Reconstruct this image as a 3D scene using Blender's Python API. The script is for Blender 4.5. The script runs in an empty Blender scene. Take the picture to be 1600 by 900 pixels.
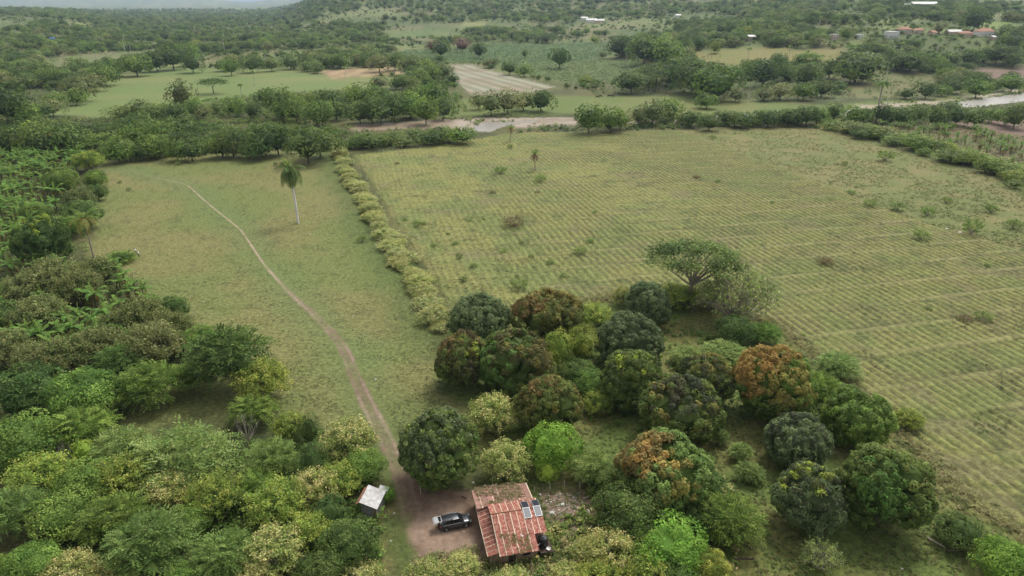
import bpy, math, random
import numpy as np
from mathutils import Vector, Matrix

# ------------------------------------------------------------------ camera, sky, sun, exposure
scn = bpy.context.scene
C = scn.collection
CAM_H, FOC, PITCH = 65.0, 1081.0, math.radians(22.6)      # metres, pixels of a 1600 wide frame, tilt down
cam_data = bpy.data.cameras.new('camera')
cam_data.sensor_width = 36.0
cam_data.lens = FOC / 1600 * 36.0
cam_data.clip_start, cam_data.clip_end = 0.5, 60000
cam = bpy.data.objects.new('camera', cam_data)
C.objects.link(cam)
cam.location = (0, 0, CAM_H)
cam.rotation_euler = (math.pi / 2 - PITCH, 0, 0)
scn.camera = cam

SUN_EL, SUN_AZ = math.radians(56), math.radians(35)       # azimuth clockwise from +Y (away from the camera)
world = bpy.data.worlds.new('World')
scn.world = world
world.use_nodes = True
wn, wl = world.node_tree.nodes, world.node_tree.links
sky = wn.new('ShaderNodeTexSky')
sky.sky_type = 'NISHITA'
sky.sun_disc = False
sky.sun_elevation = SUN_EL
sky.sun_rotation = SUN_AZ
sky.air_density, sky.dust_density, sky.ozone_density = 1.0, 4.0, 1.0
hsv = wn.new('ShaderNodeHueSaturation')                    # overcast: the blue washed out of the sky
hsv.inputs['Saturation'].default_value = 0.05
wl.new(sky.outputs[0], hsv.inputs['Color'])
wl.new(hsv.outputs[0], wn['Background'].inputs['Color'])
wn['Background'].inputs['Strength'].default_value = 0.15

sun_data = bpy.data.lights.new('sun', 'SUN')
sun_data.energy = 1.45
sun_data.angle = math.radians(16)
sun_data.color = (1.0, 0.94, 0.84)
sun = bpy.data.objects.new('sun', sun_data)
C.objects.link(sun)
sd = Vector((math.sin(SUN_AZ) * math.cos(SUN_EL), math.cos(SUN_AZ) * math.cos(SUN_EL), math.sin(SUN_EL)))
sun.rotation_euler = sd.to_track_quat('Z', 'Y').to_euler()
sun.location = (0, 0, 200)

scn.view_settings.view_transform = 'Standard'
scn.view_settings.look = 'None'
scn.view_settings.exposure = 0.60
scn.view_settings.gamma = 1.0
HAZE = 0.000062

# ------------------------------------------------------------------ small maths helpers
rng = np.random.default_rng(7)
random.seed(7)


def ss(a, b, x):
    t = np.clip((np.asarray(x, float) - a) / (b - a), 0, 1)
    return t * t * (3 - 2 * t)


def _hash(xi, yi, seed):
    h = (xi.astype(np.int64) * 374761393 + yi.astype(np.int64) * 668265263 + seed * 974711) & 0xffffffff
    h = ((h ^ (h >> 13)) * 1274126177) & 0xffffffff
    return ((h ^ (h >> 16)) & 0xffff) / 65535.0


def vnoise(x, y, seed=0):
    xi, yi = np.floor(x), np.floor(y)
    fx, fy = x - xi, y - yi
    fx, fy = fx * fx * (3 - 2 * fx), fy * fy * (3 - 2 * fy)
    a, b = _hash(xi, yi, seed), _hash(xi + 1, yi, seed)
    c, d = _hash(xi, yi + 1, seed), _hash(xi + 1, yi + 1, seed)
    return (a * (1 - fx) + b * fx) * (1 - fy) + (c * (1 - fx) + d * fx) * fy


def fbm(x, y, seed=0, o=3):
    s, w, t = 0, 1.0, 0
    for k in range(o):
        s = s + w * vnoise(x * 2 ** k + 17.3 * k, y * 2 ** k - 9.1 * k, seed + k)
        t += w
        w *= 0.55
    return s / t


def terr(x, y):
    x, y = np.asarray(x, float), np.asarray(y, float)
    az = x / np.maximum(y, 1.0)
    h = 40 * ss(575, 1000, y) * ss(0.02, 0.5, az)
    h = h + 112 * ss(900, 3200, y) * ss(-0.34, -0.2, az)
    h = h + 26 * ss(800, 1700, y) * (1 - ss(3000, 4500, y)) * (1 - ss(-0.64, -0.5, az))
    h = h + (115 + 30 * vnoise(x / 900, 0 * x, 6)) * ss(9000, 12500, y) * (1 - 0.75 * np.exp(-((az + 0.355) / 0.05) ** 2))
    h = h + 5 * (fbm(x / 260, y / 260, 3) - 0.45) * ss(575, 900, y)
    return h


def ray(px, py):
    u, v = (px - 800) / FOC, (py - 450) / FOC
    return np.array([u, math.cos(PITCH) - v * math.sin(PITCH), -math.sin(PITCH) - v * math.cos(PITCH)])


_ts = np.exp(np.linspace(math.log(50), math.log(19000), 700))


def P(px, py, h=0.0):
    """the point at height h above the land that the photograph shows at (px, py) of 1600 x 900"""
    d = ray(px, py)
    f = CAM_H + d[2] * _ts - terr(d[0] * _ts, d[1] * _ts) - h
    k = np.where(f < 0)[0]
    if len(k) == 0:
        t = _ts[-1]
    else:
        k = max(k[0], 1)
        t = _ts[k - 1] + (_ts[k] - _ts[k - 1]) * f[k - 1] / (f[k - 1] - f[k])
    q = d * t
    return np.array([q[0], q[1], CAM_H + q[2]])


def depth(p):
    return p[1] * math.cos(PITCH) + (CAM_H - p[2]) * math.sin(PITCH)


def W2(pts):
    return np.array([P(*p)[:2] for p in pts])


def sdist(x, y, poly):
    """signed distance to a polygon, positive inside"""
    d = np.full(x.shape, 1e9)
    ins = np.zeros(x.shape, bool)
    n = len(poly)
    for i in range(n):
        x0, y0 = poly[i]
        x1, y1 = poly[(i + 1) % n]
        ex, ey = x1 - x0, y1 - y0
        t = np.clip(((x - x0) * ex + (y - y0) * ey) / (ex * ex + ey * ey + 1e-9), 0, 1)
        d = np.minimum(d, np.hypot(x - x0 - t * ex, y - y0 - t * ey))
        c = ((y0 > y) != (y1 > y)) & (x < (x1 - x0) * (y - y0) / (y1 - y0 + 1e-12) + x0)
        ins ^= c
    return np.where(ins, d, -d)


def ldist(x, y, line):
    d = np.full(x.shape, 1e9)
    for i in range(len(line) - 1):
        x0, y0 = line[i]
        ex, ey = line[i + 1][0] - x0, line[i + 1][1] - y0
        t = np.clip(((x - x0) * ex + (y - y0) * ey) / (ex * ex + ey * ey + 1e-9), 0, 1)
        d = np.minimum(d, np.hypot(x - x0 - t * ex, y - y0 - t * ey))
    return d


# ------------------------------------------------------------------ materials
def new_mat(name):
    m = bpy.data.materials.new(name)
    m.use_nodes = True
    nt = m.node_tree
    return m, nt, nt.nodes, nt.links, nt.nodes['Principled BSDF']


def attr_ground(name, rough=0.95, n1=1.3, n2=5.0, amp=0.45, bump=0.6):
    m, nt, N, L, b = new_mat(name)
    a = N.new('ShaderNodeAttribute'); a.attribute_name = 'col'
    tc = N.new('ShaderNodeTexCoord')
    mx = N.new('ShaderNodeMapping'); mx.inputs['Scale'].default_value = (1, 1.0, 1)
    L.new(tc.outputs['Object'], mx.inputs['Vector'])
    na = N.new('ShaderNodeTexNoise'); na.inputs['Scale'].default_value = n1; na.inputs['Detail'].default_value = 5
    na.inputs['Roughness'].default_value = 0.65
    nb = N.new('ShaderNodeTexNoise'); nb.inputs['Scale'].default_value = n2; nb.inputs['Detail'].default_value = 3
    L.new(mx.outputs[0], na.inputs['Vector']); L.new(mx.outputs[0], nb.inputs['Vector'])
    r1 = N.new('ShaderNodeMapRange'); r1.inputs['From Min'].default_value = 0.32; r1.inputs['From Max'].default_value = 0.68
    r1.inputs['To Min'].default_value = 1 - amp; r1.inputs['To Max'].default_value = 1 + amp
    L.new(na.outputs['Fac'], r1.inputs['Value'])
    r2 = N.new('ShaderNodeMapRange'); r2.inputs['From Min'].default_value = 0.3; r2.inputs['From Max'].default_value = 0.7
    r2.inputs['To Min'].default_value = 1 - amp * 0.5; r2.inputs['To Max'].default_value = 1 + amp * 0.5
    L.new(nb.outputs['Fac'], r2.inputs['Value'])
    mu = N.new('ShaderNodeMath'); mu.operation = 'MULTIPLY'
    L.new(r1.outputs[0], mu.inputs[0]); L.new(r2.outputs[0], mu.inputs[1])
    h = N.new('ShaderNodeHueSaturation')
    L.new(a.outputs['Color'], h.inputs['Color']); L.new(mu.outputs[0], h.inputs['Value'])
    L.new(h.outputs[0], b.inputs['Base Color'])
    b.inputs['Roughness'].default_value = rough
    b.inputs['Specular IOR Level'].default_value = 0.15
    bp = N.new('ShaderNodeBump'); bp.inputs['Strength'].default_value = bump; bp.inputs['Distance'].default_value = 0.15
    L.new(na.outputs['Fac'], bp.inputs['Height']); L.new(bp.outputs[0], b.inputs['Normal'])
    return m


def leaf_mat(name, transl=0.38):
    m, nt, N, L, b = new_mat(name)
    a = N.new('ShaderNodeAttribute'); a.attribute_name = 'col'
    oi = N.new('ShaderNodeObjectInfo')
    h = N.new('ShaderNodeHueSaturation')
    rv = N.new('ShaderNodeMapRange'); rv.inputs['To Min'].default_value = 0.86; rv.inputs['To Max'].default_value = 1.16
    rh = N.new('ShaderNodeMapRange'); rh.inputs['To Min'].default_value = 0.488; rh.inputs['To Max'].default_value = 0.508
    L.new(oi.outputs['Random'], rv.inputs['Value'])
    mm = N.new('ShaderNodeMath'); mm.operation = 'FRACT'
    m2 = N.new('ShaderNodeMath'); m2.operation = 'MULTIPLY'; m2.inputs[1].default_value = 7.31
    L.new(oi.outputs['Random'], m2.inputs[0]); L.new(m2.outputs[0], mm.inputs[0]); L.new(mm.outputs[0], rh.inputs['Value'])
    L.new(a.outputs['Color'], h.inputs['Color']); L.new(rv.outputs[0], h.inputs['Value']); L.new(rh.outputs[0], h.inputs['Hue'])
    L.new(h.outputs[0], b.inputs['Base Color'])
    b.inputs['Roughness'].default_value = 0.6
    b.inputs['Specular IOR Level'].default_value = 0.12
    t = N.new('ShaderNodeBsdfTranslucent')
    L.new(h.outputs[0], t.inputs['Color'])
    mix = N.new('ShaderNodeMixShader'); mix.inputs[0].default_value = transl
    L.new(b.outputs[0], mix.inputs[1]); L.new(t.outputs[0], mix.inputs[2])
    L.new(mix.outputs[0], N['Material Output'].inputs['Surface'])
    return m


def flat_mat(name, col, rough=0.8, metal=0.0, var=0.25, scale=3.0, spec=0.3, col2=None, bump=0.0, coat=0.0):
    """a plain surface with procedural mottling between col and col2"""
    m, nt, N, L, b = new_mat(name)
    tc = N.new('ShaderNodeTexCoord')
    n = N.new('ShaderNodeTexNoise'); n.inputs['Scale'].default_value = scale; n.inputs['Detail'].default_value = 6
    L.new(tc.outputs['Object'], n.inputs['Vector'])
    r = N.new('ShaderNodeValToRGB')
    c2 = col2 or tuple(c * (1 - var) for c in col)
    r.color_ramp.elements[0].position = 0.35; r.color_ramp.elements[0].color = (*c2, 1)
    r.color_ramp.elements[1].position = 0.65; r.color_ramp.elements[1].color = (*col, 1)
    L.new(n.outputs['Fac'], r.inputs[0]); L.new(r.outputs[0], b.inputs['Base Color'])
    b.inputs['Roughness'].default_value = rough; b.inputs['Metallic'].default_value = metal
    b.inputs['Specular IOR Level'].default_value = spec
    b.inputs['Coat Weight'].default_value = coat
    if bump:
        bp = N.new('ShaderNodeBump'); bp.inputs['Strength'].default_value = bump; bp.inputs['Distance'].default_value = 0.05
        L.new(n.outputs['Fac'], bp.inputs['Height']); L.new(bp.outputs[0], b.inputs['Normal'])
    return m


M_GROUND = attr_ground('ground_cover')
M_CROP = attr_ground('crop_cover', n1=1.1, n2=5.0, amp=0.42)
M_DIRT = attr_ground('dirt', n1=1.2, n2=6.0, amp=0.22, bump=0.3)
M_LEAF = leaf_mat('leaves')
M_GRASS = leaf_mat('grass_blades', 0.3)
M_WHITEBIT = attr_ground('rubbish', n1=3, n2=12, amp=0.15, bump=0.0)
M_BARK = attr_ground('bark', n1=3, n2=12, amp=0.3)
M_WATER = flat_mat('muddy_water', (0.25, 0.19, 0.13), rough=0.45, var=0.15, scale=0.05, spec=0.35)
M_POOL = flat_mat('shining_water', (0.24, 0.22, 0.19), rough=0.35, var=0.15, scale=0.03, spec=0.4, bump=0.4)  # greyer base than the muddy water: some of the reflected sky is in the colour
M_WOOD = flat_mat('weathered_wood', (0.30, 0.26, 0.2), rough=0.9, scale=4, col2=(0.17, 0.14, 0.11), bump=0.3)
M_DARKWOOD = flat_mat('dark_wood', (0.075, 0.05, 0.035), rough=0.9, scale=4, col2=(0.03, 0.022, 0.018), bump=0.3)
M_PALEWOOD = flat_mat('bleached_wood', (0.5, 0.45, 0.36), rough=0.9, scale=5, col2=(0.34, 0.3, 0.24), bump=0.3)
M_WALL = flat_mat('house_wall', (0.30, 0.20, 0.14), rough=0.9, scale=2, col2=(0.16, 0.12, 0.09))
M_WHITE = flat_mat('white_paint', (0.72, 0.72, 0.70), rough=0.7, var=0.15, scale=2)
M_CREAM = flat_mat('cream_paint', (0.60, 0.48, 0.38), rough=0.8, var=0.2, scale=2)
M_PINK = flat_mat('pink_wall', (0.55, 0.47, 0.40), rough=0.8, var=0.2, scale=2)
M_TERRA = flat_mat('terracotta_roof', (0.40, 0.20, 0.13), rough=0.85, scale=1.5, col2=(0.30, 0.16, 0.11))
M_PALEROOF = flat_mat('pale_metal_roof', (0.62, 0.62, 0.60), rough=0.6, scale=1.5, col2=(0.45, 0.44, 0.42))
M_BLUE = flat_mat('blue_sheet', (0.05, 0.17, 0.50), rough=0.5, var=0.2)
M_GLASSDARK = flat_mat('dark_window', (0.02, 0.022, 0.025), rough=0.2, var=0.2)
M_SHEDROOF = flat_mat('galvanised_roof', (0.60, 0.60, 0.60), rough=0.5, scale=1.6, col2=(0.42, 0.40, 0.38), metal=0.15)
M_SHEDWALL = flat_mat('grey_sheet_wall', (0.22, 0.22, 0.22), rough=0.7, scale=2.2, col2=(0.13, 0.13, 0.13))
M_SHEDRUST = flat_mat('rust_brown_edge', (0.28, 0.13, 0.07), rough=0.9, scale=3, col2=(0.16, 0.09, 0.06))
M_PAINT = flat_mat('car_paint', (0.05, 0.054, 0.062), rough=0.28, metal=0.5, var=0.15, scale=2, spec=0.5, coat=0.6)
M_TRIM = flat_mat('car_trim', (0.02, 0.02, 0.021), rough=0.5, var=0.2)
M_GLASS = flat_mat('car_glass', (0.012, 0.014, 0.016), rough=0.06, var=0.1, spec=0.6)
M_TYRE = flat_mat('tyre_rubber', (0.02, 0.02, 0.02), rough=0.9, var=0.3)
M_RIM = flat_mat('alloy_rim', (0.42, 0.42, 0.43), rough=0.35, metal=0.7, var=0.15)
M_LAMP = flat_mat('headlight_lens', (0.6, 0.62, 0.65), rough=0.1, var=0.1, spec=0.6)
M_TAIL = flat_mat('tail_lens', (0.25, 0.02, 0.02), rough=0.2, var=0.1)
M_CHROME = flat_mat('bright_trim', (0.6, 0.6, 0.6), rough=0.25, metal=0.8, var=0.1)
M_TANK = flat_mat('black_plastic', (0.016, 0.017, 0.019), rough=0.4, var=0.3, spec=0.4)
M_SOLAR = flat_mat('solar_cells', (0.10, 0.105, 0.12), rough=0.25, var=0.1, spec=0.4)
M_SOLARDARK = flat_mat('dark_solar_cells', (0.018, 0.02, 0.03), rough=0.45, var=0.1, spec=0.15)  # darker base and weaker gloss than solar_cells, for the pair beyond the ridge
M_ALU = flat_mat('aluminium_frame', (0.55, 0.56, 0.57), rough=0.4, metal=0.6, var=0.1)
M_PLASTIC = flat_mat('white_plastic', (0.72, 0.71, 0.68), rough=0.6, var=0.2)
M_REDPL = flat_mat('faded_red_plastic', (0.5, 0.2, 0.15), rough=0.6, var=0.2)
M_CONC = flat_mat('concrete', (0.34, 0.31, 0.28), rough=0.9, col2=(0.2, 0.18, 0.16), scale=4)
M_SKIN = flat_mat('skin', (0.16, 0.08, 0.05), rough=0.6, var=0.1)
M_SHIRT = flat_mat('white_cotton', (0.78, 0.77, 0.74), rough=0.9, var=0.1)
M_TROUS = flat_mat('dark_trousers', (0.03, 0.03, 0.04), rough=0.9, var=0.2)
M_STRAW = flat_mat('straw_hat', (0.62, 0.56, 0.42), rough=0.9, var=0.15)
M_HAIR = flat_mat('black_hair', (0.012, 0.01, 0.01), rough=0.7, var=0.2)
M_HIDE = flat_mat('brown_hide', (0.06, 0.035, 0.025), rough=0.8, var=0.3)


def rust_mat():
    m, nt, N, L, b = new_mat('rusty_corrugated_iron')
    a = N.new('ShaderNodeAttribute'); a.attribute_name = 'col'
    tc = N.new('ShaderNodeTexCoord')
    oi = N.new('ShaderNodeObjectInfo')
    va = N.new('ShaderNodeVectorMath'); va.operation = 'ADD'
    cm = N.new('ShaderNodeCombineXYZ')
    ml = N.new('ShaderNodeMath'); ml.operation = 'MULTIPLY'; ml.inputs[1].default_value = 40
    L.new(oi.outputs['Random'], ml.inputs[0]); L.new(ml.outputs[0], cm.inputs[0])
    L.new(tc.outputs['Object'], va.inputs[0]); L.new(cm.outputs[0], va.inputs[1])
    n = N.new('ShaderNodeTexNoise'); n.inputs['Scale'].default_value = 2.8; n.inputs['Detail'].default_value = 7; n.inputs['Roughness'].default_value = 0.78
    L.new(va.outputs[0], n.inputs['Vector'])
    r = N.new('ShaderNodeValToRGB')
    e = r.color_ramp.elements
    e[0].position = 0.32; e[0].color = (0.115, 0.042, 0.034, 1)
    e[1].position = 0.46; e[1].color = (0.285, 0.088, 0.062, 1)
    k = e.new(0.57); k.color = (0.42, 0.215, 0.16, 1)
    k = e.new(0.66); k.color = (0.64, 0.51, 0.42, 1)
    L.new(n.outputs['Fac'], r.inputs[0])
    mix = N.new('ShaderNodeMix'); mix.data_type = 'RGBA'
    L.new(a.outputs['Alpha'], mix.inputs[0])
    L.new(r.outputs[0], mix.inputs[6]); L.new(a.outputs['Color'], mix.inputs[7])
    h = N.new('ShaderNodeHueSaturation')
    mr = N.new('ShaderNodeMapRange'); mr.inputs['To Min'].default_value = 0.8; mr.inputs['To Max'].default_value = 1.2
    L.new(oi.outputs['Random'], mr.inputs['Value']); L.new(mr.outputs[0], h.inputs['Value'])
    L.new(mix.outputs[2], h.inputs['Color'])
    L.new(h.outputs[0], b.inputs['Base Color'])
    b.inputs['Roughness'].default_value = 0.8
    return m


M_RUST = rust_mat()


# ------------------------------------------------------------------ mesh helpers
class Geo:
    """collects quads (numpy) with a colour per face; build() links ONE mesh object"""
    def __init__(s):
        s.v, s.q, s.c, s.n = [], [], [], 0

    def add(s, V, Q, col):
        V = np.asarray(V, float).reshape(-1, 3)
        Q = np.asarray(Q, int).reshape(-1, 4)
        col = np.asarray(col, float)
        if col.ndim == 1:
            col = np.tile(col, (len(Q), 1))
        s.v.append(V); s.q.append(Q + s.n); s.c.append(col[:, :3]); s.n += len(V)

    def join(s, g, M=None):
        for V, Q, c in zip(g.v, g.q, g.c):
            base = Q.min() if len(Q) else 0
        V, Q, c = g.arrays()
        if M is not None:
            V = V @ M[:3, :3].T + M[:3, 3]
        s.add(V, Q, c)

    def arrays(s):
        return np.concatenate(s.v), np.concatenate(s.q), np.concatenate(s.c)

    def mesh(s, name, mat, smooth=False):
        V, Q, c = s.arrays()
        return mesh_np(name, V, Q, c, mat, smooth)

    def build(s, name, mat, parent=None, smooth=False):
        return link(name, s.mesh(name, mat, smooth), parent)


def mesh_np(name, V, Q, c, mat, smooth=False, domain='FACE'):
    me = bpy.data.meshes.new(name)
    me.vertices.add(len(V)); me.vertices.foreach_set('co', np.ascontiguousarray(V, np.float32).ravel())
    me.loops.add(len(Q) * 4); me.loops.foreach_set('vertex_index', np.ascontiguousarray(Q, np.int32).ravel())
    me.polygons.add(len(Q))
    me.polygons.foreach_set('loop_start', np.arange(0, len(Q) * 4, 4, dtype=np.int32))
    if smooth:
        me.polygons.foreach_set('use_smooth', np.ones(len(Q), bool))
    else:
        me.polygons.foreach_set('use_smooth', np.zeros(len(Q), bool))
    me.update(calc_edges=True)
    if c is not None:
        a = me.attributes.new('col', 'FLOAT_COLOR', domain)
        cc = np.ones((len(c), 4), np.float32); cc[:, :c.shape[1]] = c
        a.data.foreach_set('color', cc.ravel())
    for m in (mat if isinstance(mat, (list, tuple)) else [mat]):
        me.materials.append(m)
    return me


def link(name, me, parent=None, loc=None, rz=0.0, sc=None):
    o = bpy.data.objects.new(name, me)
    C.objects.link(o)
    if loc is not None: o.location = loc
    if rz: o.rotation_euler = (0, 0, rz)
    if sc is not None: o.scale = sc if isinstance(sc, (tuple, list)) else (sc,) * 3
    if parent: o.parent = parent
    return o


def tag(o, label=None, cat=None, group=None, kind=None):
    if label:
        n = len(label.split())
        if not 4 <= n <= 16: print('LABEL LENGTH', n, label)
        o['label'] = label
    if cat: o['category'] = cat
    if group: o['group'] = group
    if kind: o['kind'] = kind
    return o


def empty(name, loc, rz=0.0, sc=None):
    o = link(name, None, None, loc, rz, sc)
    o.empty_display_size = 0.5
    return o


def copy_tree(o, parent=None):
    c = o.copy(); C.objects.link(c); c.parent = parent
    for ch in list(o.children): copy_tree(ch, c)
    return c


def box(g, lo, hi, col=(0.5, 0.5, 0.5), M=None):
    x0, y0, z0 = lo; x1, y1, z1 = hi
    V = np.array([(x0, y0, z0), (x1, y0, z0), (x1, y1, z0), (x0, y1, z0), (x0, y0, z1), (x1, y0, z1), (x1, y1, z1), (x0, y1, z1)], float)
    if M is not None: V = V @ np.array(M)[:3, :3].T + np.array(M)[:3, 3]
    Q = [(3, 2, 1, 0), (4, 5, 6, 7), (0, 1, 5, 4), (1, 2, 6, 5), (2, 3, 7, 6), (3, 0, 4, 7)]
    g.add(V, Q, col)


def tube(g, pts, rad, col, sides=5, cap=True):
    pts = np.asarray(pts, float); n = len(pts)
    rad = np.broadcast_to(np.asarray(rad, float), (n,))
    T = np.gradient(pts, axis=0)
    T /= np.linalg.norm(T, axis=1)[:, None] + 1e-9
    ref = np.where(np.abs(T[:, 2:3]) > 0.9, np.array([[1.0, 0, 0]]), np.array([[0, 0, 1.0]]))
    A = np.cross(T, ref); A /= np.linalg.norm(A, axis=1)[:, None] + 1e-9
    B = np.cross(T, A)
    an = np.linspace(0, 2 * math.pi, sides, endpoint=False)
    V = pts[:, None, :] + rad[:, None, None] * (np.cos(an)[None, :, None] * A[:, None, :] + np.sin(an)[None, :, None] * B[:, None, :])
    i = np.arange(n - 1)[:, None] * sides; j = np.arange(sides)[None, :]; k = (j + 1) % sides
    Q = np.stack([i + j, i + k, i + k + sides, i + j + sides], -1).reshape(-1, 4)
    g.add(V.reshape(-1, 3), Q, col)
    if cap:
        for r0, c0 in ((0, pts[0]), (n - 1, pts[-1])):
            Vc = np.vstack([V[r0], c0[None]])
            jj = np.arange(0, sides - sides % 2, 2)
            Qc = np.stack([jj, (jj + 1) % sides, (jj + 2) % sides, np.full_like(jj, sides)], 1)
            g.add(Vc, Qc, col)


def lathe(g, prof, col, seg=20, centre=(0, 0, 0)):
    prof = np.asarray(prof, float); n = len(prof)
    an = np.linspace(0, 2 * math.pi, seg, endpoint=False)
    V = np.stack([prof[:, None, 0] * np.cos(an), prof[:, None, 0] * np.sin(an), np.broadcast_to(prof[:, None, 1], (n, seg))], -1).reshape(-1, 3) + np.array(centre)
    i = np.arange(n - 1)[:, None] * seg; j = np.arange(seg)[None, :]; k = (j + 1) % seg
    g.add(V, np.stack([i + j, i + k, i + k + seg, i + j + seg], -1).reshape(-1, 4), col)


def rdirs(r, n):
    d = r.normal(size=(n, 3))
    return d / (np.linalg.norm(d, axis=1)[:, None] + 1e-9)


def unit(a):
    return a / (np.linalg.norm(a, axis=-1, keepdims=True) + 1e-9)


def leaves(g, r, pos, nrm, L, Wd, col, tdir=None, droop=0.3):
    """one rhombic leaf spray per point"""
    n = len(pos)
    t = (rdirs(r, n) if tdir is None else tdir) + np.array([0, 0, -droop])
    t = unit(t - nrm * (t * nrm).sum(1)[:, None])
    b = np.cross(nrm, t)
    L = np.broadcast_to(L, (n,))[:, None] * 0.5; Wd = np.broadcast_to(Wd, (n,))[:, None] * 0.5
    V = np.stack([pos + t * L, pos + b * Wd + t * L * 0.1, pos - t * L, pos - b * Wd + t * L * 0.1], 1).reshape(-1, 3)
    g.add(V, np.arange(n * 4).reshape(-1, 4), col)


def fib(n, zmin=-1.0):
    i = np.arange(n) + 0.5
    z = 1 - (1 - zmin) * i / n
    ph = i * 2.399963
    s = np.sqrt(np.maximum(0, 1 - z * z))
    return np.stack([s * np.cos(ph), s * np.sin(ph), z], 1)


# palettes: linear albedo
BARK = (0.13, 0.105, 0.08); PALEBARK = (0.27, 0.24, 0.2)
PAL = dict(
    mgrey=[(0.040, 0.060, 0.031), (0.055, 0.079, 0.040), (0.070, 0.097, 0.051)],
    molive=[(0.042, 0.066, 0.020), (0.060, 0.086, 0.026), (0.082, 0.104, 0.034)],
    dark=[(0.027, 0.050, 0.016), (0.040, 0.070, 0.021), (0.055, 0.088, 0.028)],
    mid=[(0.044, 0.080, 0.020), (0.066, 0.110, 0.027), (0.090, 0.140, 0.036)],
    vivid=[(0.052, 0.104, 0.018), (0.072, 0.136, 0.024), (0.098, 0.170, 0.032)],
    yellow=[(0.078, 0.112, 0.026), (0.118, 0.152, 0.036), (0.165, 0.190, 0.050)],
    soft=[(0.058, 0.090, 0.032), (0.086, 0.125, 0.044), (0.118, 0.160, 0.060)],
    blue=[(0.042, 0.072, 0.022), (0.062, 0.100, 0.032), (0.086, 0.130, 0.045)],
    scrub=[(0.108, 0.136, 0.045), (0.162, 0.178, 0.072), (0.220, 0.215, 0.108)],
    grey=[(0.058, 0.078, 0.032), (0.085, 0.105, 0.045), (0.115, 0.130, 0.060)],
    brown=[(0.046, 0.064, 0.024), (0.066, 0.082, 0.033), (0.090, 0.100, 0.045)],
    purple=[(0.085, 0.060, 0.050), (0.120, 0.085, 0.070), (0.160, 0.110, 0.095)],
    pale=[(0.130, 0.156, 0.062), (0.180, 0.196, 0.094), (0.235, 0.236, 0.135)],
    lime=[(0.14, 0.21, 0.04), (0.18, 0.25, 0.05), (0.22, 0.28, 0.06)],
)
ORANGE, RUSTY, OCHRE, LIME, BRIGHT = (0.46, 0.30, 0.09), (0.30, 0.21, 0.08), (0.33, 0.285, 0.08), (0.42, 0.50, 0.07), (0.14, 0.27, 0.06)
PAL = {k: np.array(v) * np.array([2.65, 2.5, 2.05]) for k, v in PAL.items()}


def jitter(r, col, n, a=0.28):
    return np.clip(col * (1 + a * (r.random((n, 1)) * 2 - 1)) * (1 + 0.10 * (r.random((n, 3)) * 2 - 1)), 0, 1)


def crown_lobed(r, pal, W=10.0, H=8.0, nl=48, lr=0.17, n=7000, L=0.55, Wd=0.24, zmin=-0.55, flush=(), core=True, squash=1.0, spiky=0.0):
    """cauliflower crown: lobes on an ellipsoid shell, leaves on each lobe; centre at the origin. flush: (dir, cos limit, colour, chance)"""
    g = Geo()
    R = np.array([W / 2, W / 2, H / 2])
    d = unit(fib(nl, zmin) + 0.18 * r.normal(size=(nl, 3)))
    lob = lr * W * r.uniform(0.75, 1.3, nl)
    c = d * (R - 0.75 * lr * W) * r.uniform(0.86, 1.08, (nl, 1))
    lc = PAL[pal][r.integers(0, 3, nl)] * r.uniform(0.8, 1.2, (nl, 1))
    for fd, lim, fc, ch in flush:
        fd = unit(np.array(fd, float))
        hit = ((d @ fd) > lim) & (r.random(nl) < ch)
        lc[hit] = np.array(fc) * r.uniform(0.7, 1.15, (hit.sum(), 1))
    k = r.integers(0, nl, n)
    e = unit(d[k] * 0.75 + rdirs(r, n))
    p = c[k] + e * (lob[k] * r.uniform(0.72, 1.06 + spiky, n))[:, None] * np.array([1, 1, squash])
    # drop what is buried inside a neighbouring lobe
    keep = np.ones(n, bool)
    for i in range(nl):
        q = (p - c[i]) / np.array([1, 1, squash])
        keep &= (np.einsum('ij,ij->i', q, q) > (0.74 * lob[i]) ** 2) | (k == i)
    p, e, k = p[keep], e[keep], k[keep]
    m = len(p)
    nrm = unit(e * 0.9 + 0.65 * rdirs(r, m) + np.array([0, 0, 0.15]))
    leaves(g, r, p, nrm, L * r.uniform(0.7, 1.3, m), Wd * r.uniform(0.7, 1.3, m), jitter(r, lc[k], m), droop=0.35)
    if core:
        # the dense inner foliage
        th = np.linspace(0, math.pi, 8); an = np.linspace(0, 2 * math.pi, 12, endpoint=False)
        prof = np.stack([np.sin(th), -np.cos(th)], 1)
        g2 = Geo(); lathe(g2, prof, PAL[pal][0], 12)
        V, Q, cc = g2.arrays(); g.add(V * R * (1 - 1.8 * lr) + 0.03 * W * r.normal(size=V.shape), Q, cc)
    return g, c, d


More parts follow.
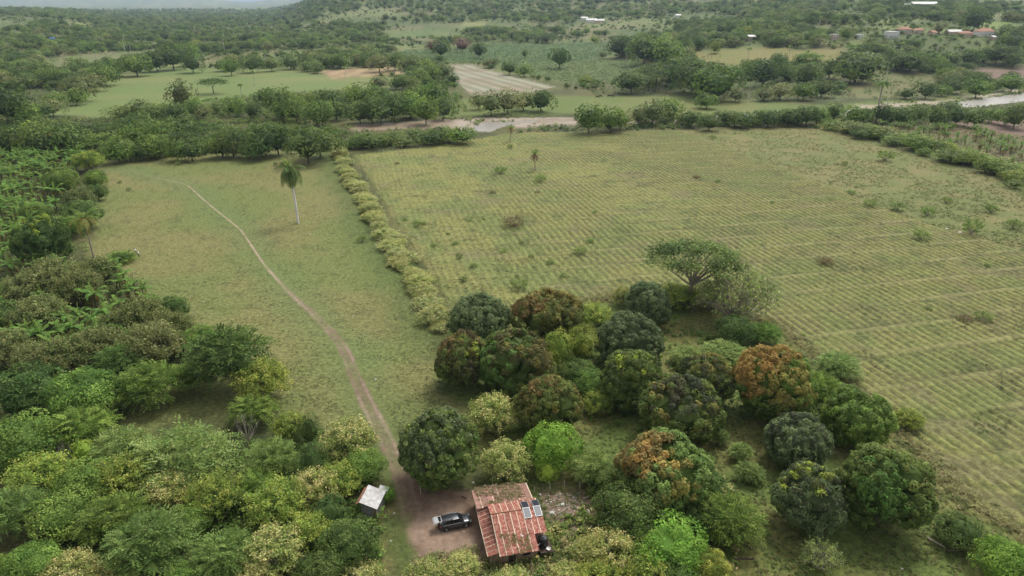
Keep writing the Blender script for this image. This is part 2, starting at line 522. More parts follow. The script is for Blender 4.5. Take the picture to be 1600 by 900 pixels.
def crown_cauli(r, pal, W=10.0, H=8.0, nbig=15, nsm=330, n=11000, L=.42, Wd=.21, zmin=-.6, flush=()):
    """mango crown: big masses, each studded with small rounded leaf clusters"""
    g = Geo(); R = np.array([W / 2, W / 2, H / 2])
    D = unit(fib(nbig, zmin) + .22 * r.normal(size=(nbig, 3))); big = W * r.uniform(.20, .29, nbig)
    Cb = D * (R - big[:, None] * .95) * r.uniform(.85, 1.12, (nbig, 1))
    kb = r.integers(0, nbig, nsm * 3); e = unit(D[kb] * .6 + rdirs(r, nsm * 3)); c = Cb[kb] + e * big[kb][:, None]
    ok = np.ones(len(c), bool)
    for i in range(nbig):
        q = c - Cb[i]; ok &= (np.einsum('ij,ij->i', q, q) > (.9 * big[i]) ** 2) | (kb == i)
    ok &= c[:, 2] > -H * .5
    c, e, kb = c[ok][:nsm], e[ok][:nsm], kb[ok][:nsm]; m = len(c)
    d = unit(c / R)
    lc = PAL[pal][r.integers(0, 3, nbig)][kb] * .45 + PAL[pal][r.integers(0, 3, m)] * .55; lc = lc * r.uniform(.82, 1.2, (m, 1))
    for fd, lim, fc, ch in flush:
        fd = unit(np.array(fd, float)); dd = d @ fd + .10 * r.normal(size=m)
        hit = (dd > lim) & (r.random(m) < ch); lc[hit] = (lc[hit] * .25 + np.array(fc) * .75) * r.uniform(.65, 1.15, (hit.sum(), 1))
    rad = W * r.uniform(.045, .08, m)
    k = r.integers(0, m, n); f = unit(e[k] * .7 + rdirs(r, n)); p = c[k] + f * (rad[k] * r.uniform(.7, 1.12, n))[:, None]
    nn = unit(f * 1.1 + .5 * rdirs(r, n) + np.array([0, 0, .1]))
    leaves(g, r, p, nn, L * r.uniform(.7, 1.3, n), Wd * r.uniform(.7, 1.3, n), jitter(r, lc[k], n, .22), droop=.45)
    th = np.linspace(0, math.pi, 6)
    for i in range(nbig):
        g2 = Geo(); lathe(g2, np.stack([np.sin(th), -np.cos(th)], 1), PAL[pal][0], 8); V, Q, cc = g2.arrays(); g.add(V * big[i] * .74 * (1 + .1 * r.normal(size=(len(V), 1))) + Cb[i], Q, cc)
    return g, Cb, D


def limbs(r, tips, zbase, r0, col, fork=0.45, sides=5, n=None, wob=0.06):
    """trunk from (0,0,zbase) to a fork below the crown centre, then limbs out to tips"""
    g = Geo()
    top = np.array([0.0, 0, zbase * (1 - fork) * 0.6])
    W = np.abs(tips).max()
    tr = np.array([[0, 0, zbase - 0.3], [0.02 * W * r.normal(), 0.02 * W * r.normal(), (zbase + top[2]) / 2], top])
    tube(g, tr, [r0 * 1.25, r0, r0 * 0.8], col, max(sides, 6))
    sel = tips if n is None else tips[r.permutation(len(tips))[:n]]
    for t in sel:
        s = tr[1] * 0.3 + top * 0.7 if r.random() < 0.5 else top
        mid = s + (t - s) * 0.5 + wob * W * r.normal(size=3) + np.array([0, 0, 0.04 * W])
        tube(g, [s, mid, t], [r0 * 0.5, r0 * 0.3, r0 * 0.08], col, sides, cap=False)
    return g


def crown_feathery(r, pal, W=9.0, H=7.0, ns=170, nlf=16, frond=1.9, L=0.5, Wd=0.16, zmin=-0.35, flat=0.0):
    """long arching sprays of fine leaflets"""
    g = Geo()
    R = np.array([W / 2, W / 2, H / 2])
    d = unit(fib(ns, zmin) + 0.16 * r.normal(size=(ns, 3)))
    base = d * R * r.uniform(0.60, 0.9, (ns, 1))
    ax = unit(d * 0.8 + 0.7 * r.normal(size=(ns, 3)) * np.array([1, 1, 0.4]) + np.array([0, 0, 0.25 - flat]))
    scol = PAL[pal][r.integers(0, 3, ns)] * r.uniform(0.8, 1.2, (ns, 1))
    ln = frond * r.uniform(0.6, 1.3, ns)
    s = np.tile(np.linspace(0.05, 1, nlf // 2), 2)
    side = np.repeat([-1.0, 1.0], nlf // 2)
    sidev = unit(np.cross(ax, np.array([0, 0, 1.0]) + 0.3 * r.normal(size=(ns, 3))))
    up = unit(np.cross(sidev, ax)); up *= np.sign(up[:, 2:3] + 1e-6)
    sag = 0.35 * (s ** 2)
    p = base[:, None] + ax[:, None] * (ln[:, None] * s)[..., None] - np.array([0, 0, 1.0]) * (ln[:, None] * sag)[..., None] \
        + sidev[:, None] * (side * 0.36 * L)[None, :, None]
    t = unit(sidev[:, None] * side[None, :, None] + 0.45 * ax[:, None] + 0.0 * p)
    nn = unit(up[:, None] + 0.35 * r.normal(size=p.shape))
    m = ns * nlf
    p, t, nn = p.reshape(-1, 3), t.reshape(-1, 3), nn.reshape(-1, 3)
    taper = np.tile(1.1 - 0.6 * s, ns)
    leaves(g, r, p, nn, L * taper * r.uniform(0.8, 1.25, m), Wd * r.uniform(0.8, 1.3, m), jitter(r, np.repeat(scol, nlf, 0), m, 0.2), tdir=t, droop=0.15)
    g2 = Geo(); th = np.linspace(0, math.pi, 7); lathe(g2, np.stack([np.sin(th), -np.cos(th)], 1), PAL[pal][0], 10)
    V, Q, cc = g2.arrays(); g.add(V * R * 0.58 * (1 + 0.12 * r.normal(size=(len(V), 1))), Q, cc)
    return g, base, d


def crown_scrub(r, pal, W=6.0, H=5.5, nb=110, per=34, L=0.25, Wd=0.14, twig=PALEBARK, under=None, zmin=-0.2, spread=0.5):
    """many thin upright twigs with loose tufts of small pale leaves; returns foliage, twigs"""
    g, tw = Geo(), Geo()
    R = np.array([W / 2, W / 2, H / 2])
    d = unit(fib(nb, zmin) + 0.22 * r.normal(size=(nb, 3)))
    tip = d * R * r.uniform(0.72, 1.12, (nb, 1))
    root = np.array([0, 0, -H * 0.45])
    for i in range(nb):
        if i % 2 == 0:
            mid = root * 0.45 + tip[i] * 0.55 + 0.05 * W * r.normal(size=3) + np.array([0, 0, 0.06 * H])
            tube(tw, [root * 0.9 + 0.06 * W * r.normal(size=3) * np.array([1, 1, 0]), mid, tip[i] * 1.03], [0.05, 0.035, 0.012], twig, 3, cap=False)
    n = nb * per
    k = np.repeat(np.arange(nb), per)
    s = 1 - np.abs(r.normal(size=n)) * 0.22
    p = root * 0.3 + (tip[k] - root * 0.3) * s[:, None] + r.normal(size=(n, 3)) * 0.065 * W * spread
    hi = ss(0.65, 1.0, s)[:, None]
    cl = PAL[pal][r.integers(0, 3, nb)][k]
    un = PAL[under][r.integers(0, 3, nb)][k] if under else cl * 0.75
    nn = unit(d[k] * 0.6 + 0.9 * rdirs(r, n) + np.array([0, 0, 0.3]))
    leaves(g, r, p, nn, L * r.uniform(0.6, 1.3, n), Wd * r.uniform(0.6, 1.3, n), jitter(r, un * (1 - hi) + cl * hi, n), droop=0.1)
    return g, tw, tip


# ------------------------------------------------------------------ land cover
POLY = {}


def poly(name, pts):
    POLY[name] = W2(pts); return POLY[name]


poly('pasture', [(150, 262), (240, 243), (430, 236), (520, 236), (560, 290), (610, 370), (650, 440), (690, 530), (690, 610), (745, 650), (660, 720), (650, 760), (610, 770), (560, 700), (440, 640),
                 (300, 655), (200, 690), (180, 660), (290, 580), (270, 480), (190, 430), (140, 400), (150, 330)])
poly('crop', [(552, 243), (660, 230), (800, 208), (1060, 203), (1240, 270), (1440, 348), (1600, 392), (1800, 450), (1800, 900), (1640, 870), (1510, 790), (1420, 700), (1290, 575), (1190, 500), (1060, 478),
              (950, 468), (800, 492), (712, 492), (640, 380)])
poly('rough', [(1060, 203), (1285, 200), (1600, 292), (1800, 350), (1800, 450), (1600, 392), (1440, 348), (1240, 270)])
poly('grove', [(712, 492), (800, 492), (950, 468), (1060, 478), (1190, 500), (1290, 575), (1420, 700), (1510, 790), (1640, 870), (1700, 980), (830, 980), (740, 640), (680, 600)])
poly('yard', [(622, 735), (655, 748), (672, 772), (740, 762), (752, 800), (775, 850), (735, 900), (690, 915), (640, 880), (628, 820)])
poly('rubble', [(832, 768), (900, 765), (925, 785), (930, 815), (900, 830), (850, 815)])
poly('verge', [(585, 800), (635, 770), (645, 850), (650, 930), (590, 930), (590, 860)])
poly('far_pasture', [(55, 178), (110, 150), (165, 126), (240, 102), (300, 84), (312, 108), (440, 108), (520, 121), (640, 122), (640, 133), (560, 140), (420, 145), (380, 152), (250, 172), (165, 184)])
poly('tan_field', [(500, 110), (610, 103), (634, 117), (520, 123)])
poly('striped', [(686, 104), (735, 101), (868, 136), (800, 150), (742, 152)])
poly('cornfield', [(540, 96), (640, 78), (760, 66), (950, 66), (962, 86), (900, 96), (760, 99), (650, 101)])
poly('banana_far', [(760, 100), (900, 96), (1000, 90), (1015, 118), (990, 134), (880, 128)])
poly('bank_green', [(740, 152), (880, 150), (1060, 150), (1280, 165), (1500, 150), (1600, 140), (1600, 150), (1480, 158), (1290, 176), (1100, 180), (900, 178), (700, 182), (640, 182)])
poly('yellow_field', [(1080, 84), (1130, 75), (1310, 78), (1335, 96), (1180, 106), (1110, 106)])
poly('hill_field', [(1515, 36), (1575, 34), (1600, 40), (1530, 43)])
poly('hill_crop', [(1540, 24), (1620, 16), (1640, 26), (1556, 32)])
poly('plough_far', [(1470, 118), (1530, 108), (1640, 100), (1640, 126), (1520, 129)])
poly('plough_near', [(1480, 191), (1600, 184), (1700, 184), (1700, 222), (1600, 212), (1540, 208)])
poly('banana_right', [(1330, 190), (1480, 192), (1600, 214), (1700, 232), (1700, 330), (1600, 285), (1400, 225)])
poly('banana_mid', [(1150, 130), (1330, 128), (1340, 155), (1180, 158)])
poly('left_field', [(0, 82), (62, 80), (66, 92), (0, 98)])
poly('left_tan', [(70, 92), (240, 78), (250, 92), (80, 116)])
poly('mid_green', [(600, 50), (700, 46), (700, 54), (610, 60)])
poly('strip_yellow', [(628, 40), (755, 36), (760, 41), (640, 44)])
poly('path_field', [(1285, 110), (1400, 112), (1470, 118), (1440, 150), (1340, 155)])
poly('river', [(545, 195), (640, 190), (700, 186), (745, 187), (740, 205), (700, 202), (620, 202), (548, 206)])
poly('river_glint', [(742, 192), (790, 190), (845, 188.5), (838, 190.5), (800, 194), (780, 200), (766, 206), (742, 205)])
poly('river_pool', [(1492, 159), (1545, 153), (1600, 145), (1700, 137), (1700, 150), (1600, 158), (1540, 166), (1505, 168)])
poly('river_bend', [(1060, 184), (1140, 179), (1250, 176), (1330, 172), (1330, 180), (1250, 184), (1140, 187), (1062, 192)])
poly('sand', [(690, 186), (860, 183), (960, 185), (1062, 187), (1062, 194), (960, 195), (880, 196), (800, 200), (796, 190), (740, 188)])
poly('sand_right', [(1330, 165), (1480, 156), (1600, 138), (1600, 143), (1480, 162), (1340, 172)])
TRACK = W2([(185, 262), (235, 276), (292, 288), (325, 318), (378, 360), (412, 412), (450, 455), (500, 500), (536, 540), (555, 590), (578, 640), (605, 690), (630, 745), (640, 800), (660, 860)])
HEDGE = W2([(525, 232), (545, 275), (575, 322), (602, 368), (628, 405), (652, 445), (675, 490), (690, 520)])

TWO = {  # name: (colour A, colour B, patch size in metres, edge softness)
    'pasture': ((0.150, 0.168, 0.064), (0.188, 0.173, 0.079), 24, 2.0),
    'rough': ((0.150, 0.165, 0.066), (0.195, 0.175, 0.085), 9, 2.0),
    'grove': ((0.115, 0.150, 0.045), (0.165, 0.160, 0.062), 9, 2.0),
    'crop': ((0.15, 0.165, 0.06), (0.2, 0.18, 0.08), 14, 1.0),
    'yard': ((0.150, 0.102, 0.072), (0.225, 0.160, 0.118), 4.5, 0.9),
    'rubble': ((0.130, 0.092, 0.066), (0.18, 0.135, 0.10), 2.5, 1.2),
    'verge': ((0.085, 0.105, 0.036), (0.150, 0.130, 0.062), 4, 1.0),
    'far_pasture': ((0.145, 0.190, 0.072), (0.185, 0.200, 0.085), 40, 3),
    'tan_field': ((0.27, 0.195, 0.115), (0.24, 0.19, 0.10), 20, 2),
    'striped': ((0.24, 0.22, 0.16), (0.28, 0.21, 0.15), 30, 2),
    'cornfield': ((0.075, 0.120, 0.045), (0.095, 0.140, 0.052), 30, 3),
    'banana_far': ((0.110, 0.155, 0.060), (0.13, 0.16, 0.068), 12, 3),
    'bank_green': ((0.130, 0.165, 0.056), (0.165, 0.175, 0.070), 30, 4),
    'yellow_field': ((0.190, 0.185, 0.072), (0.215, 0.185, 0.082), 25, 3),
    'hill_field': ((0.17, 0.22, 0.07), (0.19, 0.22, 0.08), 30, 3),
    'hill_crop': ((0.14, 0.16, 0.07), (0.18, 0.18, 0.09), 14, 3),
    'plough_far': ((0.170, 0.120, 0.092), (0.185, 0.135, 0.10), 25, 3),
    'plough_near': ((0.165, 0.115, 0.090), (0.18, 0.13, 0.10), 20, 2),
    'banana_right': ((0.130, 0.145, 0.062), (0.165, 0.12, 0.08), 8, 3),
    'banana_mid': ((0.105, 0.13, 0.06), (0.13, 0.14, 0.07), 10, 3),
    'left_field': ((0.13, 0.18, 0.07), (0.15, 0.18, 0.07), 30, 3),
    'left_tan': ((0.17, 0.16, 0.09), (0.14, 0.16, 0.07), 20, 3),
    'mid_green': ((0.11, 0.16, 0.06), (0.14, 0.17, 0.07), 30, 3),
    'strip_yellow': ((0.2, 0.2, 0.09), (0.22, 0.22, 0.1), 30, 3),
    'path_field': ((0.145, 0.150, 0.07), (0.17, 0.155, 0.08), 25, 3),
    'sand': ((0.29, 0.245, 0.195), (0.22, 0.18, 0.135), 9, 1.5),
    'sand_right': ((0.30, 0.26, 0.2), (0.25, 0.22, 0.15), 14, 1.5),
    'river': ((0.2, 0.155, 0.115), (0.2, 0.155, 0.115), 20, 0.8),
    'river_glint': ((0.24, 0.20, 0.15), (0.24, 0.2, 0.15), 20, 0.8),
    'river_pool': ((0.24, 0.20, 0.15), (0.24, 0.2, 0.15), 20, 0.8),
    'river_bend': ((0.24, 0.20, 0.15), (0.24, 0.2, 0.15), 20, 0.8),
}


GT = np.array([0.825, 0.855, 0.73])


def mixc(c, d, m):
    return c * (1 - m[:, None]) + d * m[:, None]


def two(x, y, name):
    A, B, s, _ = TWO[name]
    f = ss(0.34, 0.66, fbm(x / s, y / s, len(name), 4))
    return mixc(np.tile(A, (len(x), 1)).astype(float), np.tile(B, (len(x), 1)).astype(float), f)


def cover(x, y, track=True):
    f = ss(0.3, 0.7, fbm(x / 14, y / 14, 11, 3))
    base = mixc(np.tile((0.060, 0.072, 0.030), (len(x), 1)), np.tile((0.115, 0.110, 0.05), (len(x), 1)), f)
    far = ss(420, 900, y)
    f2 = ss(0.42, 0.72, fbm(x / 90, y / 90, 21, 3))
    farc = mixc(np.tile((0.095, 0.125, 0.048), (len(x), 1)), np.tile((0.165, 0.185, 0.075), (len(x), 1)), f2)
    farc = mixc(farc, np.tile((0.185, 0.165, 0.095), (len(x), 1)), ss(0.58, 0.66, fbm(x / 70, y / 110, 23, 2)) * 0.8)
    col = mixc(base, farc, far)
    for name in TWO:
        pg = POLY[name]
        lo, hi = pg.min(0) - 30, pg.max(0) + 30
        k = np.where((x > lo[0]) & (x < hi[0]) & (y > lo[1]) & (y < hi[1]))[0]
        if len(k) == 0: continue
        e = TWO[name][3]
        s = sdist(x[k], y[k], pg) + e * 2.2 * (fbm(x[k] / (2.2 * e), y[k] / (2.2 * e), 5, 3) - 0.5)
        m = ss(-e * 0.8, e * 0.8, s)
        c = two(x[k], y[k], name)
        if name == 'pasture':
            # darker green along the hedge, tussocky brown towards the thicket on the left, streaks trodden by cattle
            hd = ldist(x[k], y[k], HEDGE)
            g1 = (1 - ss(3, 17, hd + 5 * (fbm(x[k] / 6, y[k] / 6, 9) - 0.5)))
            c = mixc(c, np.tile((0.090, 0.122, 0.042), (len(k), 1)), 0.75 * g1)
            td = ldist(x[k], y[k], TRACK)
            c = mixc(c, np.tile((0.128, 0.165, 0.068), (len(k), 1)), 0.6 * (1 - ss(2, 11, td + 6 * (fbm(x[k] / 9, y[k] / 9, 8) - 0.5))))
            st = ss(0.60, 0.70, fbm(x[k] / 2.0, y[k] / 1.1, 31, 3))
            c = c * (1 - 0.22 * st[:, None])
            nr = 1 - ss(85, 120, y[k])
            c = mixc(c, np.tile((0.100, 0.120, 0.042), (len(k), 1)), 0.5 * nr)
        if name == 'striped':
            q = (x[k] * 0.80 + y[k] * 0.60) / 5.5
            st = ss(0.25, 0.5, np.abs(q % 1 - 0.5) * 2)
            c = mixc(c, np.tile((0.08, 0.11, 0.05), (len(k), 1)), 0.8 * st * ss(0.25, 0.45, fbm(x[k] / 20, y[k] / 20, 4)))
        if name in ('cornfield', 'hill_crop', 'tan_field', 'banana_mid'):
            q = (x[k] * 0.35 + y[k] * 0.94) / 7.0
            c = c * (0.85 + 0.3 * ss(0.2, 0.8, np.abs(q % 1 - 0.5) * 2))[:, None]
        if name in ('yard', 'rubble', 'plough_far', 'plough_near', 'sand', 'sand_right', 'tan_field', 'striped'): c = c / GT
        col[k] = mixc(col[k], c, m)
    return col * GT


# fan shaped ground sheet, finer towards the camera's side of the land, to beyond the horizon
ys = [30.0]
while ys[-1] < 20000:
    ys.append(ys[-1] + max(0.42, ys[-1] ** 2 * 4.6e-5 if ys[-1] < 2500 else ys[-1] * 0.12))
ys = np.array(ys)
an = np.linspace(-1.2, 1.2, 540)
gx, gy = np.meshgrid(an, ys)
gx = gx * (gy + 18)
NX = len(an)
fx, fy = gx.ravel(), gy.ravel()
gz = terr(fx, fy)
gc = cover(fx, fy)
ii = np.arange(len(ys) - 1)[:, None] * NX + np.arange(NX - 1)[None, :]
GQ = np.stack([ii, ii + 1, ii + 1 + NX, ii + NX], -1).reshape(-1, 4)
cx, cy = fx[GQ].mean(1), fy[GQ].mean(1)
cls = np.zeros(len(GQ), int)
PARTS_OF_LAND = [('pasture', 'pasture', M_GROUND), ('orchard_ground', 'grove', M_GROUND), ('rough_field', 'rough', M_GROUND), ('dirt_yard', 'yard', M_DIRT), ('meadow', 'far_pasture', M_GROUND),
                 ('tan_field', 'tan_field', M_GROUND), ('corn_field', 'cornfield', M_GROUND), ('dry_field', 'yellow_field', M_GROUND),
                 ('ploughed_field', 'plough_far', M_DIRT), ('ploughed_field', 'plough_near', M_DIRT), ]
for i, (nm, pn, m) in enumerate(PARTS_OF_LAND):
    pg = POLY[pn]; lo, hi = pg.min(0) - 5, pg.max(0) + 5
    k = np.where((cx > lo[0]) & (cx < hi[0]) & (cy > lo[1]) & (cy < hi[1]))[0]
    e = TWO[pn][3]
    s = sdist(cx[k], cy[k], pg) + e * 2.2 * (fbm(cx[k] / (2.2 * e), cy[k] / (2.2 * e), 5, 3) - 0.5)
    cls[k[s > 0]] = i + 1
GV = np.stack([fx, fy, gz], 1)


def land(name, sel, mat):
    q = GQ[sel]
    u, inv = np.unique(q, return_inverse=True)
    me = mesh_np(name, GV[u], inv.reshape(-1, 4), gc[u], mat, True, 'POINT')
    return tag(link(name, me), kind='structure')


tag(land('ground', cls == 0, M_GROUND), 'flat tropical farmland running to the hazy horizon')
LAND_LABEL = {'pasture': 'worn olive green pasture crossed by a dirt track', 'orchard_ground': 'shady grass floor under the mango grove', 'rough_field': 'weedy green field beside the furrowed field',
              'dirt_yard': 'bare brown earth yard around the parked car', 'meadow': 'smooth green meadow beyond the river', 'tan_field': 'small tan harvested field beyond the river',
              'striped_field': 'pale field with crop rows beyond the river', 'corn_field': 'dark green crop fields across the valley', 'dry_field': 'yellowish dry pasture on the far right',
              'ploughed_field': 'bare ploughed brown field at the right', 'sandbank': 'pale sandbank beside the muddy river', 'river': 'muddy river water shining under the sky'}
for i, (nm, pn, m) in enumerate(PARTS_OF_LAND):
    if (cls == i + 1).any():
        tag(land(nm, cls == i + 1, m), LAND_LABEL[nm])


def fine_patch(name, pn, step, mat, label, colfn=None, zo=.04, edge=1.0):
    pg = POLY[pn]; lo, hi = pg.min(0), pg.max(0)
    X, Y = np.meshgrid(np.arange(lo[0] - 2, hi[0] + 2, step), np.arange(lo[1] - 2, hi[1] + 2, step * 1.3)); sh = X.shape
    x, y = X.ravel(), Y.ravel(); s = sdist(x, y, pg) + 3.0 * edge * (fbm(x / (4 * edge), y / (4 * edge), 33, 3) - .5)
    c = cover(x, y) if colfn is None else colfn(x, y)
    i = np.arange(sh[0] - 1)[:, None] * sh[1] + np.arange(sh[1] - 1)[None, :]
    Q = np.stack([i, i + 1, i + 1 + sh[1], i + sh[1]], -1).reshape(-1, 4); Q = Q[s[Q].mean(1) > 0]
    u, inv = np.unique(Q, return_inverse=True)
    me = mesh_np(name, np.stack([x, y, terr(x, y) + zo], 1)[u], inv.reshape(-1, 4), c[u], mat, True, 'POINT')
    return tag(link(name, me), label, kind='structure')


def stripes(x, y):
    a, b = POLY['striped'][1], POLY['striped'][2]; t = (b - a) / np.hypot(*(b - a)); q = (-(x - a[0]) * t[1] + (y - a[1]) * t[0]) / 13 + .12 * fbm(x / 9, y / 9, 34)
    w = ss(.3, .6, np.abs(q % 1 - .5) * 2) * ss(.15, .4, fbm(x / 14, y / 14, 35))
    return mixc(mixc(np.tile((.27, .25, .19), (len(x), 1)), np.tile((.24, .19, .14), (len(x), 1)), ss(.4, .6, fbm(x / 30, y / 30, 36))), np.tile((.13, .155, .08), (len(x), 1)), .65 * w)


fine_patch('striped_field', 'striped', 1.2, M_GROUND, 'pale field with fine crop rows beyond the river', stripes)
fine_patch('sandbank', 'sand', 1.2, M_DIRT, 'pale sandbank beside the muddy river', None, .03, 1.2)
fine_patch('river', 'river', 1.2, M_WATER, 'brown muddy river water beside the pale sandbank', None, .05, 1.2)
fine_patch('river', 'river_glint', 1.2, M_POOL, 'bright shining water between the sandbank and muddy river', None, .07, .8)  # the bright sky reflection on the river, cut out as its own paler sheet
fine_patch('river', 'river_pool', 1.2, M_POOL, 'pale river pool shining at the far right', None, .05, 1.2)
fine_patch('river', 'river_bend', 1.2, M_POOL, 'glint of river water between trees behind the weedy field', None, .05, 1.2)


def ribbon(name, line, width, zoff, colfn, label, mat, nw=11, step=0.7):
    """a sheet that follows a line on the ground; colfn(x, y, cross -1..1, s) gives its colour"""
    line = np.asarray(line)
    # smooth resample
    seg = np.r_[0, np.cumsum(np.hypot(*np.diff(line, axis=0).T))]
    n = int(seg[-1] / step)
    s = np.linspace(0, seg[-1], n)
    px_, py_ = np.interp(s, seg, line[:, 0]), np.interp(s, seg, line[:, 1])
    ker = np.ones(21) / 21
    px_ = np.convolve(np.pad(px_, 10, 'edge'), ker, 'valid'); py_ = np.convolve(np.pad(py_, 10, 'edge'), ker, 'valid')
    tx, ty = np.gradient(px_), np.gradient(py_); l = np.hypot(tx, ty); tx, ty = tx / l, ty / l
    w = np.interp(s, np.linspace(0, seg[-1], len(width)), width)
    cr = np.linspace(-1, 1, nw)
    X = px_[:, None] - ty[:, None] * cr * w[:, None] / 2; Y = py_[:, None] + tx[:, None] * cr * w[:, None] / 2
    Cr = np.broadcast_to(cr, X.shape); S = np.broadcast_to(s[:, None], X.shape)
    Z = terr(X, Y) + zoff
    c = colfn(X.ravel(), Y.ravel(), Cr.ravel(), S.ravel(), seg[-1])
    i = np.arange(n - 1)[:, None] * nw + np.arange(nw - 1)[None, :]
    Q = np.stack([i, i + nw, i + nw + 1, i + 1], -1).reshape(-1, 4)
    me = mesh_np(name, np.stack([X.ravel(), Y.ravel(), Z.ravel()], 1), Q, c, mat, True, 'POINT')
    return tag(link(name, me), label, kind='structure')


def track_col(x, y, cr, s, L):
    g = cover(x, y)
    near = ss(0.52, 0.82, s / L)
    dirt = mixc(np.tile((0.27, 0.215, 0.150), (len(x), 1)), np.tile((0.21, 0.160, 0.110), (len(x), 1)), ss(0.3, 0.7, fbm(x / 3, y / 3, 41)))
    dirt = mixc(dirt, np.tile((0.130, 0.092, 0.066), (len(x), 1)), near * 0.92 * ss(0.2, 0.5, fbm(x / 5, y / 5, 43)))
    dirt = mixc(dirt, np.tile((0.155, 0.110, 0.078), (len(x), 1)), near * .6)
    n = 0.35 * (fbm(x / 1.5, y / 1.5, 44) - 0.5)
    single = 1 - ss(0.22, 0.5, np.abs(cr + 0.1) + n)
    ruts = np.maximum(1 - ss(0.10, 0.30, np.abs(np.abs(cr) - 0.42) + n), 0.6 * (1 - ss(0.35, 0.8, np.abs(cr) + 1.6 * n)))
    dirt = mixc(dirt, np.tile((0.36, 0.29, 0.215), (len(x), 1)), .7 * (1 - near) * (1 - ss(.1, .3, np.abs(cr + .1))))
    # pale ruts
    m = single * (1 - near) * 0.85 + ruts * near
    dirt = mixc(dirt, np.tile((0.34, 0.27, 0.21), (len(x), 1)), 0.4 * (1 - ss(0.05, 0.2, np.abs(np.abs(cr) - 0.45))) * near * ss(0.4, 0.6, fbm(x / 2, y / 8, 46)))
    m = m * (1 - ss(0.93, 1.0, s / L)) * ss(0, 0.16, s / L) * (0.55 + 0.45 * ss(0.3, 0.55, fbm(x / 6, y / 6, 48)))
    return mixc(g, dirt, m)


ribbon('dirt_track', TRACK, [1.5, 1.5, 1.6, 1.7, 1.9, 2.8, 4.0, 4.6], 0.03, track_col, 'rutted dirt track winding through the pasture to the yard', M_DIRT, 15, 0.6)

# ------------------------------------------------------------------ furrowed crop field
RA = math.radians(-76.5)
ru, rw = np.array([math.cos(RA), math.sin(RA)]), np.array([-math.sin(RA), math.cos(RA)])     # along, across the rows
pc = POLY['crop']
a_, b_ = pc @ ru, pc @ rw
A = np.arange(a_.min() - 2, a_.max() + 2, 1.25); B = np.arange(b_.min() - 2, b_.max() + 2, 0.3333)
gA, gB = np.meshgrid(A, B, indexing='ij')
wob = 1.3 * (fbm(gA / 16, gB / 22, 51) - 0.5)
X, Y = gA * ru[0] + gB * rw[0], gA * ru[1] + gB * rw[1]
x, y = X.ravel(), Y.ravel()
ph = ((gB + wob) / 2.0).ravel()
rid = 0.5 + 0.5 * np.cos(2 * math.pi * ph)
# low earth banks across the rows, their spacing and angle vary a little
bq = (gA.ravel() + 0.05 * gB.ravel() + 5 * (fbm(gB.ravel() / 90, gA.ravel() / 120, 52) - 0.5)) / 10.5
bd = np.abs(bq - np.round(bq)) * 10.5
bund = 1 - ss(0.25, 0.75, bd)
bch = 1 - ss(0.8, 1.5, np.abs(bd - 0.1))
rough = fbm(x / 0.9, y / 0.9, 53, 2)
vis = np.maximum(0.2 + 0.8 * ss(0.28, 0.6, fbm(x / 22, y / 22, 54, 3)), .85 * ss(20, 80, x))
lft = ss(-40, 60, x)                           # rows are clearer on the right of the field
amp = (0.18 + 0.82 * lft) * vis
patch = fbm(x / 16, y / 16, 55, 4)
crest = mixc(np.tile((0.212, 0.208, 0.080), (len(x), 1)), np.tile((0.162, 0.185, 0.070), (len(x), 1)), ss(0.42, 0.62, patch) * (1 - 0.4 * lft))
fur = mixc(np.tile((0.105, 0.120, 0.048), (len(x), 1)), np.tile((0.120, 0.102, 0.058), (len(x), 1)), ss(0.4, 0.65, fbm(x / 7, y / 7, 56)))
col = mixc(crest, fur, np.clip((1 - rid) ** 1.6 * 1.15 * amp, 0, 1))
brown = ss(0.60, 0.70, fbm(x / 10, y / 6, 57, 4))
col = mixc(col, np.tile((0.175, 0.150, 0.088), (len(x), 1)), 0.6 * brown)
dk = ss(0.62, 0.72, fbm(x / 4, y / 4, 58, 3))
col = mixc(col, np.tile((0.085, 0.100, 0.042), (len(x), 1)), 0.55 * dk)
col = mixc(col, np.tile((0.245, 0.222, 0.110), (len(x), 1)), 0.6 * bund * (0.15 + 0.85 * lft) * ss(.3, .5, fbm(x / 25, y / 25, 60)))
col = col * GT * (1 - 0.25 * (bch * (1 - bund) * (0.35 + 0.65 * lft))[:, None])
z = 0.05 + 0.34 * rid * (0.4 + 0.6 * amp) * (1 - bch) + 0.30 * bund + 0.16 * rough
s = sdist(x, y, pc) + 2.5 * (fbm(x / 3, y / 3, 59) - 0.5)
z = np.where(s < 1.2, z * np.clip(s / 1.2, 0, 1) + 0.01, z)
edge = 1 - ss(0, 4, s)
col = mixc(col, cover(x, y), edge)
nb_ = len(B)
i = np.arange(len(A) - 1)[:, None] * nb_ + np.arange(nb_ - 1)[None, :]
Q = np.stack([i, i + nb_, i + nb_ + 1, i + 1], -1).reshape(-1, 4)
Q = Q[(s[Q].min(1) > 0)]
az = np.abs(x / (y + 18)); Q = Q[(az[Q].min(1) < 1.0) & (y[Q].min(1) > 45)]
u, inv = np.unique(Q, return_inverse=True)
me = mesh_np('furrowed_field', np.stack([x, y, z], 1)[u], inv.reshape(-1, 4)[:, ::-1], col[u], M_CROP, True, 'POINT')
tag(link('furrowed_field', me), 'olive field ploughed into long parallel furrows with low banks', kind='structure')

# ------------------------------------------------------------------ trees: prototypes and placing
NEAR_TRUNK = {}


def two_part(name, trunk_geo, crown_geo, zc):
    """an Empty tree with trunk and crown; crown centre at height zc"""
    root = empty(name, (0, 0, 0))
    if trunk_geo is not None:
        link('trunk', trunk_geo.mesh('trunk', M_BARK), root, (0, 0, zc))
    link('crown', crown_geo.mesh('crown', M_LEAF), root, (0, 0, zc))
    return root


